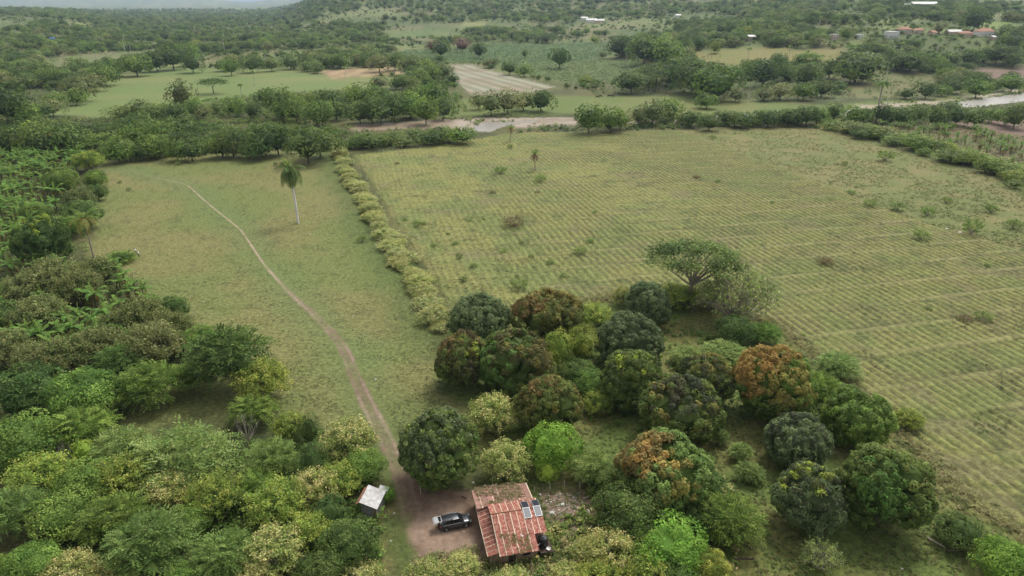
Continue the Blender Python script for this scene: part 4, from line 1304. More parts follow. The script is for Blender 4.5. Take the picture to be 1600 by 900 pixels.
BELTS = [
    ('riverside_tree', [(0, 206), (150, 204), (340, 205)], 9, (50, 74), ['saman', 'dark', 'saman'], 'dark spreading tree, {o} from left in back row of wood behind the pasture', 1.0),
    ('riverside_tree', [(0, 222), (120, 220), (300, 217), (450, 219)], 14, (46, 70), ['dark', 'saman', 'dark', 'mid'], 'dark tree, {o} from left in middle row of the wood behind the pasture', 1.0),
    ('riverside_tree', [(165, 236), (300, 232), (430, 228)], 13, (32, 50), ['mid', 'dark', 'dark', 'grey', 'mid'], 'tree, {o} from the left of those edging the top of the pasture', 1.0),
    ('riverside_tree', [(462, 226), (505, 222)], 2, (66, 76), ['dark'], 'dark bushy tree, {o} of two at the top right corner of the pasture', .85),
    ('riverside_tree', [(555, 222), (640, 216), (735, 208)], 10, (38, 54), ['mid', 'soft', 'mid', 'dark'], 'leafy green tree, {o} from the left beside the muddy river bend', .6),
    ('bank_tree', [(175, 172), (250, 172), (400, 168)], 10, (24, 40), ['mid', 'dark', 'grey', 'soft'], 'small tree, {o} from the left of the row below the big meadow', 1.0),
    ('bank_tree', [(405, 153), (470, 160), (560, 157), (690, 153)], 13, (34, 54), ['dark', 'mid', 'mid', 'saman'], 'tree, {o} from the left in the upper row across the river', 1.0),
    ('bank_tree', [(430, 176), (560, 173), (700, 169)], 12, (34, 50), ['mid', 'dark', 'mid', 'blue'], 'tree, {o} from the left in the lower row across the river', 1.0),
    ('bank_tree', [(745, 160), (790, 157), (832, 160), (868, 162)], 4, (34, 54), ['dark', 'grey'], 'dark tree, {o} of four between striped field and sandbank', .9),
    ('right_bank_tree', [(915, 184), (960, 184), (1010, 176), (1050, 174)], 6, (32, 56), ['mid', 'dark', 'grey', 'mid'], 'tree, {o} from the left beside the river behind the furrowed field', .95),
    ('right_bank_tree', [(1065, 189), (1180, 185), (1290, 180)], 16, (26, 42), ['dark', 'mid', 'dark', 'soft'], 'dark bushy tree, {o} from the left along the top of the weedy field', .8),
    ('right_bank_tree', [(1300, 178), (1400, 178), (1500, 180), (1600, 180)], 14, (28, 42), ['dark', 'mid', 'dark', 'blue'], 'dark tree, {o} from the left in the belt below the right river pool', .95),
    ('valley_tree', [(985, 128), (1020, 112), (1060, 105), (1100, 120), (1130, 128)], 8, (44, 84), ['dark', 'saman', 'mid', 'dark'], 'large dark tree, {o} from the left in the clump right of the banana plots', .85),
    ('valley_tree', [(965, 70), (1000, 74), (1050, 78)], 6, (34, 58), ['dark', 'mid', 'saman'], 'dark tree, {o} from the left of the clump right of the corn fields', .9),
    ('valley_tree', [(1140, 118), (1210, 112), (1300, 112), (1360, 118)], 9, (26, 60), ['dark', 'mid', 'blue', 'mid'], 'tree, {o} from the left of the row under the dry yellow field', .95),
    ('valley_tree', [(1110, 142), (1190, 146), (1280, 142), (1330, 140)], 7, (26, 44), ['dark', 'grey', 'mid'], 'tree, {o} from the left among the bananas across the river', .8),
    ('valley_tree', [(1400, 150), (1500, 140), (1590, 132)], 7, (26, 44), ['dark', 'mid'], 'bush-like tree, {o} from the left of the row under the far ploughed field', .7),
    ('valley_tree', [(1340, 96), (1430, 98), (1540, 82), (1600, 84)], 10, (28, 50), ['dark', 'mid', 'dark', 'blue'], 'tree, {o} from the left of the line above the far ploughed field', .8),
    ('valley_tree', [(10, 178), (70, 168), (120, 142), (170, 118)], 9, (34, 50), ['dark', 'mid', 'grey'], 'dark tree, {o} from the left on the left edge of the big meadow', .85),
    ('valley_tree', [(175, 108), (210, 100), (250, 92), (300, 84)], 6, (34, 48), ['dark', 'mid', 'dark'], 'round dark tree, {o} from the left above the big meadow', .95),
    ('valley_tree', [(330, 100), (400, 98), (470, 96), (540, 92)], 8, (24, 38), ['grey', 'mid', 'dark', 'soft'], 'tree, {o} from the left of the row on the meadow top edge', .9),
    ('valley_tree', [(560, 98), (610, 94), (670, 104), (700, 118)], 6, (26, 42), ['grey', 'dark', 'mid'], 'tree, {o} from the left between tan field and striped field', .9),
    ('hedge_tree', [(1300, 190), (1390, 212), (1480, 236), (1600, 276)], 20, (30, 44), ['soft', 'soft', 'yellow', 'mid', 'grey'], 'bushy hedge tree, {o} from the left along the far side of the weedy field', .65),
    ('hedge_tree', [(1320, 198), (1420, 226), (1520, 254), (1600, 288)], 14, (24, 34), ['soft', 'mid', 'dark'], 'low hedge bush, {o} from the left along the weedy field', .65),
]
for nm, pts, n, (w0, w1), kinds, lab, hs in BELTS:
    for i, (px, py) in enumerate(line_pts(pts, n, 8, 5)):
        far_put(nm, random.choice(kinds), px, py, random.uniform(w0, w1), lab.format(o=ORD(i + 1)), 'tree', lab.split('from')[0].replace(', {o}', '').strip() + ' rows' if False else None, hs * random.uniform(.9, 1.1))
SINGLES = [
    ('saman', 331, 130, 46, 'single spreading tree standing in the big meadow', 1), ('dark', 300, 100, 34, 'dense dark tree at the top of the big meadow', 1),
    ('grey', 283, 148, 42, 'tall two-tiered grey tree at the bottom of the big meadow', 1.3), ('mid', 360, 105, 28, 'small round tree at the meadow top beside the dense dark tree', 1),
    ('dark', 30, 122, 32, 'dark rounded tree alone in the left fields', .9), ('dark', 5, 160, 76, 'huge dark tree at the far left edge below the left fields', 1),
    ('dark', 748, 78, 26, 'round dark tree alone in the corn fields', 1), ('dark', 690, 76, 30, 'dark tree beside the purple tree in the corn fields', 1),
    ('purple', 722, 70, 30, 'purple leafless tree in the corn fields', .9), ('purple', 676, 72, 26, 'pale purplish leafless tree left of the dark corn field tree', .9),
    ('dark', 875, 90, 36, 'dark ragged tree on the edge of the banana plots', .95), ('mid', 820, 84, 10, 'tiny upright tree in the corn fields', 1.5),
    ('yellow', 1117, 74, 18, 'pale yellowish tree at the corner of the dry yellow field', 1.3), ('dark', 1213, 108, 34, 'upright dark tree in front of the dry yellow field', 1.3),
    ('dark', 1340, 104, 88, 'very wide dark tree mound left of the far ploughed field', .7), ('dark', 1525, 30, 42, 'big dark tree beside the small bright hill field', 1),
    ('mid', 1105, 158, 38, 'thin open tree on the bank above the river bend', .8), ('mid', 1486, 197, 14, 'small round bush in the near ploughed field, left of two', 1),
    ('mid', 1526, 200, 14, 'small round bush in the near ploughed field, right of two', 1), ('dark', 1475, 114, 18, 'small dark tree at the left corner of the far ploughed field', 1),
    ('grey', 747, 158, 30, 'olive tree beside the striped field corner', 1), ('soft', 640, 172, 30, 'pale tree at the river bank below the striped field', 1),
]
for kind, px, py, w, lab, hs in SINGLES:
    far_put('lone_tree', kind, px, py, w, lab, 'tree', None, hs)

OPEN = ['far_pasture', 'tan_field', 'striped', 'cornfield', 'banana_far', 'bank_green', 'yellow_field', 'hill_field', 'hill_crop', 'plough_far', 'plough_near', 'banana_right', 'left_field', 'left_tan', 'mid_green',
        'strip_yellow', 'path_field', 'river', 'river_pool', 'river_bend', 'sand', 'sand_right', 'rough', 'crop', 'pasture', 'banana_mid']


def is_open(x, y, pad=0.0):
    x = np.atleast_1d(np.asarray(x, float)); y = np.atleast_1d(np.asarray(y, float))
    o = np.zeros(len(x), bool)
    for n in OPEN:
        pg = POLY[n]; lo, hi = pg.min(0) - pad, pg.max(0) + pad
        k = np.where((x > lo[0]) & (x < hi[0]) & (y > lo[1]) & (y < hi[1]) & ~o)[0]
        if len(k): o[k] = sdist(x[k], y[k], pg) > -pad
    return o


# scattered trees of the middle valley: individually, near enough to tell apart
cnt = 0
MIDT = {}
tries = 0
MIDK = ['dark', 'dark', 'mid', 'mid', 'grey', 'soft', 'blue', 'saman', 'yellow']
while cnt < 170 and tries < 2000:
    tries += 1
    px, py = random.uniform(-20, 1620), 48 + 78 * random.random() ** 1.2
    q = P(px, py, 4)
    if is_open(q[0], q[1], 4)[0] or (px < 640 and fbm(np.array([q[0] / 120]), np.array([q[1] / 120]), 77)[0] < .36): continue
    w = random.uniform(11, 17) * FOC / depth(q)
    kd = random.choice(MIDK)
    MIDT.setdefault(kd, []).append((px, far_put('valley_tree', kd, px, py, w, None, 'tree', 'scattered trees of the middle valley', random.uniform(.8, 1.1))))
    cnt += 1
DESC = {'dark': 'dark green tree', 'mid': 'mid green tree', 'grey': 'greyish tree', 'soft': 'pale soft green tree', 'blue': 'blue-green tree', 'saman': 'wide flat-topped tree', 'yellow': 'yellowish tree'}
for kd, L in MIDT.items():
    for i, (_, o) in enumerate(sorted(L, key=lambda t: t[0])):
        o['label'] = f'{DESC[kd]}, {ORD(i + 1)} of its kind from left scattered over the middle valley'

# the far wood: nobody could count it
fo = [bpy.data.objects.new(n, None) for n in ()]
srcs = {}
for o in C.objects:
    if o.name.startswith(('valley_tree', 'lone_tree', 'bank_tree', 'riverside_tree')) and o.data and o.data.name not in srcs:
        srcs[o.data.name] = o
src = [o for o in srcs.values() if not any(w in (o.get('label') or '') for w in ('purpl', 'yellowish'))]
N = 30000
wsrc = np.ones(len(src)) / len(src)
pts, sc, rz = [], [], []
pxs = rng.uniform(-150, 1750, N * 2); u = rng.random(N * 2)
# spread over the land itself, more thinly with distance
yy = 560 * (5200 / 560) ** u; azs = rng.uniform(-.86, .86, N * 2); xx = azs * yy
dens = fbm(xx / 160, yy / 160, 91, 3)
small = rng.random(N * 2) < .55
far_ok = (~is_open(xx, yy, 6)) & ((dens > .47) | (small & (dens > .28)) | (yy > 1900)) & ((yy > 760) | (rng.random(N * 2) < .75))
xx, yy, small = xx[far_ok][:N], yy[far_ok][:N], small[far_ok][:N]
HOUSES = [(1392, 59), (1412, 52), (1434, 52), (1536, 56), (1508, 57), (1489, 54), (1456, 55), (1302, 62), (1172, 64), (1342, 60), (1550, 62), (1442, 11.5), (1417, 12.5), (924, 35), (936, 36), (913, 32), (1059, 27), (457, 101), (83, 64), (150, 107), (240, 56)]
HPOS = [P(a, b)[:2] for a, b in HOUSES]


def in_yard(x, y, w=11.0):
    """kept clear: the yards on the valley side of the houses"""
    m = np.zeros(len(x), bool)
    for h in HPOS:
        t = -h / np.hypot(*h); dx, dy = x - h[0], y - h[1]; al = dx * t[0] + dy * t[1]; la = np.abs(dx * t[1] - dy * t[0])
        m |= (al > -9) & (al < 80) & (la < w)
    return m


k = ~in_yard(xx, yy) | (small & (rng.random(len(xx)) < .6)); xx, yy, small = xx[k], yy[k], small[k]
for L_ in MIDT.values():
    for e_ in list(L_):
        if in_yard(np.array([e_[1].location.x]), np.array([e_[1].location.y]), 10)[0]: L_.remove(e_); bpy.data.objects.remove(e_[1])
src = [o for o in src if o.name]
zz = terr(xx, yy)
me = bpy.data.meshes.new('forest')
me.vertices.add(len(xx)); me.vertices.foreach_set('co', np.stack([xx, yy, zz], 1).astype(np.float32).ravel())
a = me.attributes.new('idx', 'INT', 'POINT'); a.data.foreach_set('value', rng.choice(len(src), len(xx), p=wsrc).astype(np.int32))
a = me.attributes.new('rot', 'FLOAT_VECTOR', 'POINT'); a.data.foreach_set('vector', np.stack([0 * xx, 0 * xx, rng.uniform(0, 6.28, len(xx))], 1).astype(np.float32).ravel())
s1 = np.where(small, rng.uniform(.2, .5, len(xx)), rng.uniform(.7, 1.4, len(xx))) * (1 + .3 * ss(1200, 3000, yy))
a = me.attributes.new('siz', 'FLOAT_VECTOR', 'POINT'); a.data.foreach_set('vector', np.stack([s1, s1, s1 * rng.uniform(.75, 1.1, len(xx))], 1).astype(np.float32).ravel())
forest = tag(link('forest', me), 'hazy far wood covering the plain and hills to the horizon', kind='stuff')
ng = bpy.data.node_groups.new('far_wood', 'GeometryNodeTree')
ng.interface.new_socket('Geometry', in_out='INPUT', socket_type='NodeSocketGeometry')
ng.interface.new_socket('Geometry', in_out='OUTPUT', socket_type='NodeSocketGeometry')
gi, go = ng.nodes.new('NodeGroupInput'), ng.nodes.new('NodeGroupOutput')
iop = ng.nodes.new('GeometryNodeInstanceOnPoints'); jn = ng.nodes.new('GeometryNodeJoinGeometry')
for o in src:
    oi = ng.nodes.new('GeometryNodeObjectInfo'); oi.inputs['Object'].default_value = o; oi.inputs['As Instance'].default_value = True
    oi.transform_space = 'ORIGINAL'
    ng.links.new(oi.outputs['Geometry'], jn.inputs[0])


def named(nm, typ):
    n = ng.nodes.new('GeometryNodeInputNamedAttribute'); n.data_type = typ; n.inputs['Name'].default_value = nm
    return n.outputs[0]


ng.links.new(gi.outputs[0], iop.inputs['Points']); ng.links.new(jn.outputs[0], iop.inputs['Instance'])
iop.inputs['Pick Instance'].default_value = True
ng.links.new(named('idx', 'INT'), iop.inputs['Instance Index'])
ng.links.new(named('rot', 'FLOAT_VECTOR'), iop.inputs['Rotation']); ng.links.new(named('siz', 'FLOAT_VECTOR'), iop.inputs['Scale'])
ng.links.new(iop.outputs[0], go.inputs[0])
forest.modifiers.new('far_wood', 'NODES').node_group = ng

# palms of the valley
PALMS = [((117, 123), 26, 'tall leaning palm above the left edge of the big meadow'), ((117, 163), 24, 'feathery palm in the lower left corner of the big meadow'), ((540, 122), 18, 'small palm at the tan field'),
         ((601, 134), 18, 'palm below the tan field'), ((640, 132), 22, 'palm beside the striped field'), ((398, 134), 24, 'palm at the right end of the big meadow'), ((378, 152), 22, 'dead palm trunk beside the meadow palm'),
         ((1368, 190), 66, 'very tall palm rising from the belt behind the weedy field'), ((1458, 108), 26, 'left of two pale-trunked palms by the far ploughed field'), ((1478, 108), 24, 'right of two pale-trunked palms by the far ploughed field'),
         ((152, 100), 22, 'palm left of the round dark trees above the meadow'), ((205, 84), 20, 'palm in the far left plots')]
for (px, py), hp, lab in PALMS:
    q = P(px, py, 0); me, _, h = FP[random.randrange(3)]
    k = hp * depth(q) / FOC / (h * math.cos(math.radians(10))) * .92
    tag(link('palm_tree', me, None, (q[0], q[1], float(terr(q[0], q[1])) - .1), random.uniform(0, 6.28), k), lab, 'palm')
n = 0
MIDP = []
while n < 56:
    px, py = random.uniform(0, 1600), random.uniform(38, 104)
    q = P(px, py, 0)
    if is_open(q[0], q[1], 0)[0] and random.random() < .8: continue
    me, _, h = FP[random.randrange(3)]
    MIDP.append((px, tag(link('palm_tree', me, None, (q[0], q[1], float(terr(q[0], q[1])) - .1), random.uniform(0, 6.28), random.uniform(.9, 1.3)), None, 'palm', 'palms scattered in the middle valley')))
    n += 1
for i, (_, o) in enumerate(sorted(MIDP, key=lambda t: t[0])):
    o['label'] = f'palm, {ORD(i + 1)} from the left of those scattered over the middle valley'

# ------------------------------------------------------------------ haze
def make_haze():
    g = Geo(); box(g, (-22000, -400, -6), (22000, 22000, 200))
    m = bpy.data.materials.new('haze_air'); m.use_nodes = True; nt = m.node_tree; nt.nodes.clear()
    out = nt.nodes.new('ShaderNodeOutputMaterial'); v = nt.nodes.new('ShaderNodeVolumePrincipled')
    v.inputs['Color'].default_value = (0.62, 0.78, 1.0, 1); v.inputs['Density'].default_value = HAZE; v.inputs['Anisotropy'].default_value = 0.2
    nt.links.new(v.outputs[0], out.inputs['Volume'])
    return tag(g.build('haze', m), 'thin pale haze over the whole valley', kind='stuff')


make_haze()

# ------------------------------------------------------------------ palms and bananas near the camera
def frond_mesh(Lf=4.4, droop=1.0, wid=.75, pal='mid', n=22, tipc=None, fold=.35):
    """one pinnate palm leaf along +x: a rib and separate leaflets"""
    g = Geo(); s = np.linspace(0, 1, n + 1)
    pts = np.stack([Lf * s * (1 - .18 * droop * s), 0 * s, Lf * (.34 * s - .62 * droop * s ** 2.1)], 1)
    tube(g, pts[::3], np.linspace(.05, .012, len(pts[::3])), (.16, .17, .07), 3, cap=False)
    for j in range(2, n):
        w = wid * math.sin(math.pi * (s[j] * .86 + .12)) * rng.uniform(.85, 1.15)
        t = pts[j + 1] - pts[j]
        for sg in (-1, 1):
            tip = pts[j] + np.array([0, sg * w, -fold * w - .15 * droop * w]) + t * 1.6
            c = PAL[pal][rng.integers(0, 3)] * rng.uniform(.8, 1.15)
            if tipc is not None and rng.random() < tipc[1]: c = np.array(tipc[0]) * rng.uniform(.8, 1.2)
            g.add([pts[j], pts[j] + t * .75, tip + t * .12, tip - t * .1], [(0, 1, 2, 3)], c)
    return g.mesh('frond', M_LEAF)


def make_palm(name, h, lean, r0, trunkcol, fronds, spec, label, loc, rz, shaft=False, nuts=None):
    root = empty(name, loc, rz)
    g = Geo(); s = np.linspace(0, 1, 12)
    bulge = 1 + (.25 * np.sin(math.pi * s) if shaft else .5 * (1 - s) ** 4)
    pts = np.stack([lean * s ** 1.6, 0 * s, h * s - .2], 1)
    tube(g, pts, r0 * bulge * (1 - .35 * s), np.array(trunkcol), 8)
    g.build('trunk', M_BARK, root)
    if shaft:
        g = Geo(); tube(g, [(lean, 0, h - .25), (lean, 0, h + .6), (lean, 0, h + 1.5)], [r0 * .8, r0 * .72, r0 * .3], (.12, .2, .05), 8); g.build('crownshaft', M_LEAF, root); h += 1.3
    if nuts:
        g = Geo()
        for i in range(nuts):
            a = i * 2.4; lathe(g, [(0.001, -.16), (.11, -.07), (.13, .03), (.08, .12), (.001, .16)], (.20, .19, .05), 6, (lean + .32 * math.cos(a), .32 * math.sin(a), h - .28 - .1 * (i % 2)))
        g.build('coconuts', M_LEAF, root)
    for i, (mi, pitch) in enumerate(spec):
        f = link('frond', fronds[mi], root, (lean, 0, h))
        f.rotation_euler = (random.uniform(-.15, .15), -pitch, i * 2.39996 + random.uniform(-.2, .2))
    tag(root, label, 'palm')
    return root


RF = [frond_mesh(6.0, 1.5, 1.2, 'dark', 22, fold=.8), frond_mesh(5.6, 1.0, 1.1, 'dark', 22, fold=.7), frond_mesh(3.8, .4, .8, 'mid', 18, fold=.3)]
CF = [frond_mesh(5.0, .9, .85, 'mid'), frond_mesh(4.8, 1.25, .8, 'soft', tipc=((.36, .27, .08), .45)), frond_mesh(4.4, 1.6, .7, 'yellow', tipc=((.30, .25, .09), .6))]
DF = [frond_mesh(3.6, .55, .7, 'mid'), frond_mesh(3.6, 1.1, .6, 'yellow', tipc=((.30, .18, .09), .7)), frond_mesh(3.2, 1.75, .5, 'brown', tipc=((.24, .14, .08), .8))]
q = P(466, 349)
make_palm('royal_palm', 14.6, -.5, .34, (.62, .60, .56), RF, [(0, -.75)] * 7 + [(0, -.35)] * 7 + [(1, .15)] * 6 + [(2, .8)] * 4, 'lone royal palm with a tall white trunk in the pasture', (q[0], q[1], 0), 0, shaft=True).scale = (1.12,) * 3
q = P(147, 404)
make_palm('coconut_palm', 10.2, -.15, .2, (.30, .26, .21), CF, [(0, .75)] * 4 + [(0, .3)] * 5 + [(1, .05)] * 6 + [(2, -.35)] * 5, 'coconut palm with yellowing fronds at the left edge of the pasture', (q[0], q[1], 0), .2, nuts=8).scale = (1.12,) * 3
q = P(88, 246)
make_palm('coconut_palm', 10.5, -.8, .2, (.30, .26, .21), DF, [(0, .6)] * 5 + [(1, .1)] * 6 + [(2, -.4)] * 5, 'brownish coconut palm in front of the wood at upper left', (q[0], q[1], 0), .3)
q = P(797, 222)
make_palm('coconut_palm', 6.5, .2, .2, (.26, .2, .15), DF, [(0, .7)] * 4 + [(0, .35)] * 5 + [(1, .1)] * 6 + [(2, -.2)] * 4, 'short coconut palm on the far fence of the furrowed field', (q[0], q[1], 0), .3)
q = P(836, 267)
make_palm('coconut_palm', 6.6, -.2, .2, (.30, .22, .16), DF, [(0, .95)] * 4 + [(0, .5)] * 5 + [(2, .0)] * 7 + [(2, -.4)] * 5, 'coconut palm with hanging dead brown fronds inside the furrowed field', (q[0], q[1], 0), .3)


def banana_leaf(L=2.5, wid=.62, droop=.9, col=(.13, .24, .045), old=False):
    g = Geo(); n = 9; s = np.linspace(0, 1, n)
    mid = np.stack([L * s * (1 - .2 * droop * s), 0 * s, L * (.62 * s - .78 * droop * s ** 2)], 1)
    w = wid * .5 * np.sin(math.pi * np.clip(s * .9 + .06, 0, 1)) ** .6; w[0] = .03; w[-1] = .05
    for sg in (-1, 1):
        e = mid + np.stack([0 * s, sg * w, -.25 * w + .10 * w * rng.normal(size=n)], 1)
        for j in range(n - 1):
            if rng.random() < .12 and j > 1: continue
            c = np.array(col) * rng.uniform(.8, 1.2)
            if old and j > 5: c = np.array((.22, .17, .06))
            g.add([mid[j], mid[j + 1], e[j + 1] * .94 + mid[j + 1] * .06, e[j]], [(0, 1, 2, 3)], c)
    tube(g, mid[::2], np.linspace(.035, .012, len(mid[::2])), (.22, .28, .08), 3, cap=False)
    return g


BLG = [banana_leaf(2.6, .66, .75), banana_leaf(2.5, .62, 1.05, (.10, .2, .04)), banana_leaf(2.2, .6, 1.5, (.15, .2, .05), True), banana_leaf(1.9, .4, .25, (.2, .31, .07)), banana_leaf(1.9, .35, 2.0, (.20, .14, .07), True)]
BLM = [g.mesh('leaf', M_LEAF) for g in BLG]
gs = Geo(); tube(gs, [(0, 0, -.1), (.05, 0, 1.2), (.1, 0, 2.3)], [.16, .13, .08], (.17, .17, .07), 6)
BSTEM = gs.mesh('stem', M_LEAF)
BSPEC = [(0, .5), (0, .25), (1, .3), (1, .0), (0, .35), (1, .15), (2, -.1), (3, 1.05), (2, -.2), (4, -.5)]


def banana_parts(label, px, py, k, group):
    q = P(px, py + 14, 0)
    root = empty('banana_plant', (q[0], q[1], float(terr(q[0], q[1]))), random.uniform(0, 6.28), k)
    link('stem', BSTEM, root)
    for i, (mi, pit) in enumerate(BSPEC):
        f = link('leaf', BLM[mi], root, (.1, 0, 2.25)); f.rotation_euler = (random.uniform(-.2, .2), -pit, i * 2.39996)
    return tag(root, label, 'banana plant', group)


def banana_single(var):
    g = Geo(); g.join(gs)
    for i, (mi, pit) in enumerate(BSPEC[:9 if var < 2 else 10]):
        a = i * 2.39996 + var; cp, sp = math.cos(-pit), math.sin(-pit)
        Ry = np.array([[cp, 0, sp], [0, 1, 0], [-sp, 0, cp]]); Rz = np.array([[math.cos(a), -math.sin(a), 0], [math.sin(a), math.cos(a), 0], [0, 0, 1]])
        M = np.eye(4); M[:3, :3] = Rz @ Ry; M[:3, 3] = (.1, 0, 2.25)
        g.join(BLG[mi if var < 2 or mi != 1 else 4], M)
    V, Q, c = g.arrays()
    return mesh_np('banana_plant', V, Q, c, M_LEAF)


BNEAR = [(152, 474, 1.35), (186, 422, 1.1), (172, 428, 1.1), (198, 436, 1.1), (190, 446, 1), (214, 452, 1.1), (226, 458, 1), (205, 462, 1), (232, 470, .9), (180, 414, 1), (245, 474, .9), (130, 500, 1.1), (108, 505, 1.1), (168, 496, 1.1), (150, 506, 1),
         (118, 522, 1.2), (100, 530, 1.1), (135, 532, 1), (182, 508, 1.1), (196, 516, 1), (205, 530, 1), (70, 532, 1.2), (50, 526, 1.1), (88, 548, 1.1), (75, 560, 1), (30, 530, 1.1), (15, 512, 1.1), (6, 470, 1.1), (25, 462, 1), (20, 420, 1.1), (42, 412, 1.1), (60, 420, 1),
         (8, 400, 1), (30, 396, 1), (275, 545, .9), (288, 538, .9), (300, 548, .8), (250, 560, .9), (172, 530, 1), (155, 520, 1), (190, 482, 1), (70, 465, 1), (98, 470, 1), (262, 530, .8), (112, 425, 1), (95, 412, 1)]
for i, (px, py, k) in enumerate(BNEAR):
    if i == 0: lab = 'largest pale green banana plant, alone in a gap of the left thicket'
    else:
        o = sorted(BNEAR[1:]).index((px, py, k)) + 1
        lab = f'bright green banana plant, {ORD(o)} from the left among the grey-brown trees'
    banana_parts(lab, px, py, k * 1.4, 'banana plants among the grey trees of the thicket')
BS = [mesh for mesh in (banana_single(0), banana_single(1), banana_single(2))]


def banana_patch(n, polypx, label, group, dry=.2, k0=1.0):
    pg = W2(polypx); lo, hi = pg.min(0), pg.max(0); done = 0; L = []
    while len(L) < n:
        x, y = random.uniform(lo[0], hi[0]), random.uniform(lo[1], hi[1])
        if sdist(np.array([x]), np.array([y]), pg)[0] > 0 and all((x - a) ** 2 + (y - b) ** 2 > 3.2 for a, b in L): L.append((x, y))
    L.sort(key=lambda t: t[0] / t[1])
    for i, (x, y) in enumerate(L):
        o = link('banana_plant', BS[2 if random.random() < dry else random.randrange(2)], None, (x, y, float(terr(x, y)) - .1), random.uniform(0, 6.28), k0 * random.uniform(.85, 1.3))
        tag(o, label.format(o=ORD(i + 1)), 'banana plant', group)


banana_patch(140, [(0, 245), (60, 238), (130, 245), (120, 275), (95, 300), (95, 330), (60, 350), (75, 400), (0, 400)], 'banana plant, {o} from the left in the bright patch at upper left', 'banana plants of the upper left patch', .12, 1.5)
banana_patch(60, [(1360, 196), (1480, 202), (1600, 220), (1600, 262), (1500, 240), (1400, 214)], 'banana plant, {o} from the left behind the right hedge', 'banana plants behind the right hedge', .4, 1.15)
banana_patch(48, [(1160, 136), (1330, 132), (1335, 152), (1180, 156)], 'banana plant, {o} from the left in the plot across the right river', 'banana plants across the right river', .25, 1.2)

# ------------------------------------------------------------------ weeds and grass
def clumps(name, pts, zs, per, size, hgt, L, Wd, cols, label, mat=None):
    r = rng; n = len(pts); k = np.repeat(np.arange(n), per)
    size = np.broadcast_to(size, (n,))
    p = np.stack([pts[k, 0], pts[k, 1], zs[k]], 1) + rdirs(r, n * per) * (size[k] * r.random(n * per) ** .5)[:, None] * np.array([1, 1, hgt]) + np.array([0, 0, 1]) * (size[k] * hgt * .8)[:, None]
    cols = np.array(cols); ci = cols[r.integers(0, len(cols), n)][k]
    g = Geo(); nn = unit(np.array([0, 0, 1.5]) + rdirs(r, n * per))
    leaves(g, r, p, nn, L * r.uniform(.6, 1.4, n * per), Wd * r.uniform(.6, 1.4, n * per), jitter(r, ci, n * per), droop=0)
    return tag(g.build(name, mat or M_GRASS), label, kind='stuff')


def scatter(polyname, n, fn=None):
    pg = POLY[polyname]; lo, hi = pg.min(0), pg.max(0)
    # denser near the camera
    t = rng.random((n * 8, 2)); y = 1 / (1 / max(lo[1], 50) + t[:, 1] * (1 / hi[1] - 1 / max(lo[1], 50))); x = lo[0] + t[:, 0] * (hi[0] - lo[0])
    k = (sdist(x, y, pg) > .3) & (np.abs(x) < .85 * y)
    if fn is not None: k &= fn(x, y)
    return np.stack([x[k], y[k]], 1)[:n]


def crop_z(p):
    return .05 + .17 + 0 * p[:, 0]


pts = scatter('pasture', 5200, lambda x, y: (fbm(x / 5, y / 3, 61) > .52) & (ldist(x, y, TRACK) > 2.6))
clumps('grass', pts, np.zeros(len(pts)), 5, rng.uniform(.10, .30, len(pts)), .45, .26, .10, [(.12, .14, .05), (.17, .155, .065), (.10, .125, .04)], 'short tussocky grass of the cattle pasture')
pts = scatter('grove', 9000, lambda x, y: fbm(x / 4, y / 4, 62) > .42)
clumps('grass', pts, np.zeros(len(pts)), 6, rng.uniform(.15, .45, len(pts)), .6, .38, .13, [(.13, .165, .05), (.19, .18, .07), (.11, .155, .045)], 'rough grass under the mango grove')
pts = scatter('crop', 8000, lambda x, y: fbm(x / 9, y / 9, 63, 3) > .47 + .12 * ss(0, 60, x))
clumps('weeds', pts, crop_z(pts), 6, rng.uniform(.15, .5, len(pts)), .6, .36, .13, [(.115, .15, .05), (.17, .15, .08), (.12, .175, .05), (.12, .16, .05)], 'scattered low weeds in the furrowed field')
pts = scatter('rough', 5000, lambda x, y: fbm(x / 12, y / 9, 64, 3) > .40)
clumps('weeds', pts, np.zeros(len(pts)), 9, rng.uniform(.3, .9, len(pts)), .4, .5, .22, [(.17, .215, .07), (.20, .23, .075), (.15, .195, .06), (.21, .205, .09)], 'weedy regrowth of the rough field')
# straw-coloured tall grass along the edge between the grove and the furrows
el = W2([(700, 495), (800, 486), (950, 466), (1060, 474), (1200, 500), (1300, 575), (1420, 690), (1500, 775), (1640, 860)])
pts = []
for i in range(len(el) - 1):
    m = int(np.hypot(*(el[i + 1] - el[i])) * 12); t = rng.random((m, 1)); pts.append(el[i] * (1 - t) + el[i + 1] * t + rng.normal(size=(m, 2)) * 1.5)
pts = np.concatenate(pts)
clumps('tall_grass', pts, np.zeros(len(pts)), 12, rng.uniform(.3, .75, len(pts)), 1.0, .5, .12, [(.24, .23, .10), (.28, .25, .12), (.17, .19, .07), (.13, .16, .05)], 'straw coloured tall grass between grove and furrows')
hp_ = []
for i in range(len(HEDGE) - 1):
    m = int(np.hypot(*(HEDGE[i + 1] - HEDGE[i])) * 4); t = rng.random((m, 1)); hp_.append(HEDGE[i] * (1 - t) + HEDGE[i + 1] * t + rng.normal(size=(m, 2)) * 1.5)
hp_ = np.concatenate(hp_)
clumps('tall_grass', hp_, 0 * hp_[:, 0], 34, rng.uniform(.6, 1.55, len(hp_)), 1.0, .32, .12, np.concatenate([PAL['pale'] * .95, PAL['soft']]), 'ragged pale growth filling the hedge between the two fields', M_LEAF)
POLY['_u'] = W2([(640, 872), (700, 858), (745, 850), (760, 872), (850, 880), (870, 830), (905, 832), (960, 850), (960, 905), (640, 920)])
pts = scatter('_u', 900)
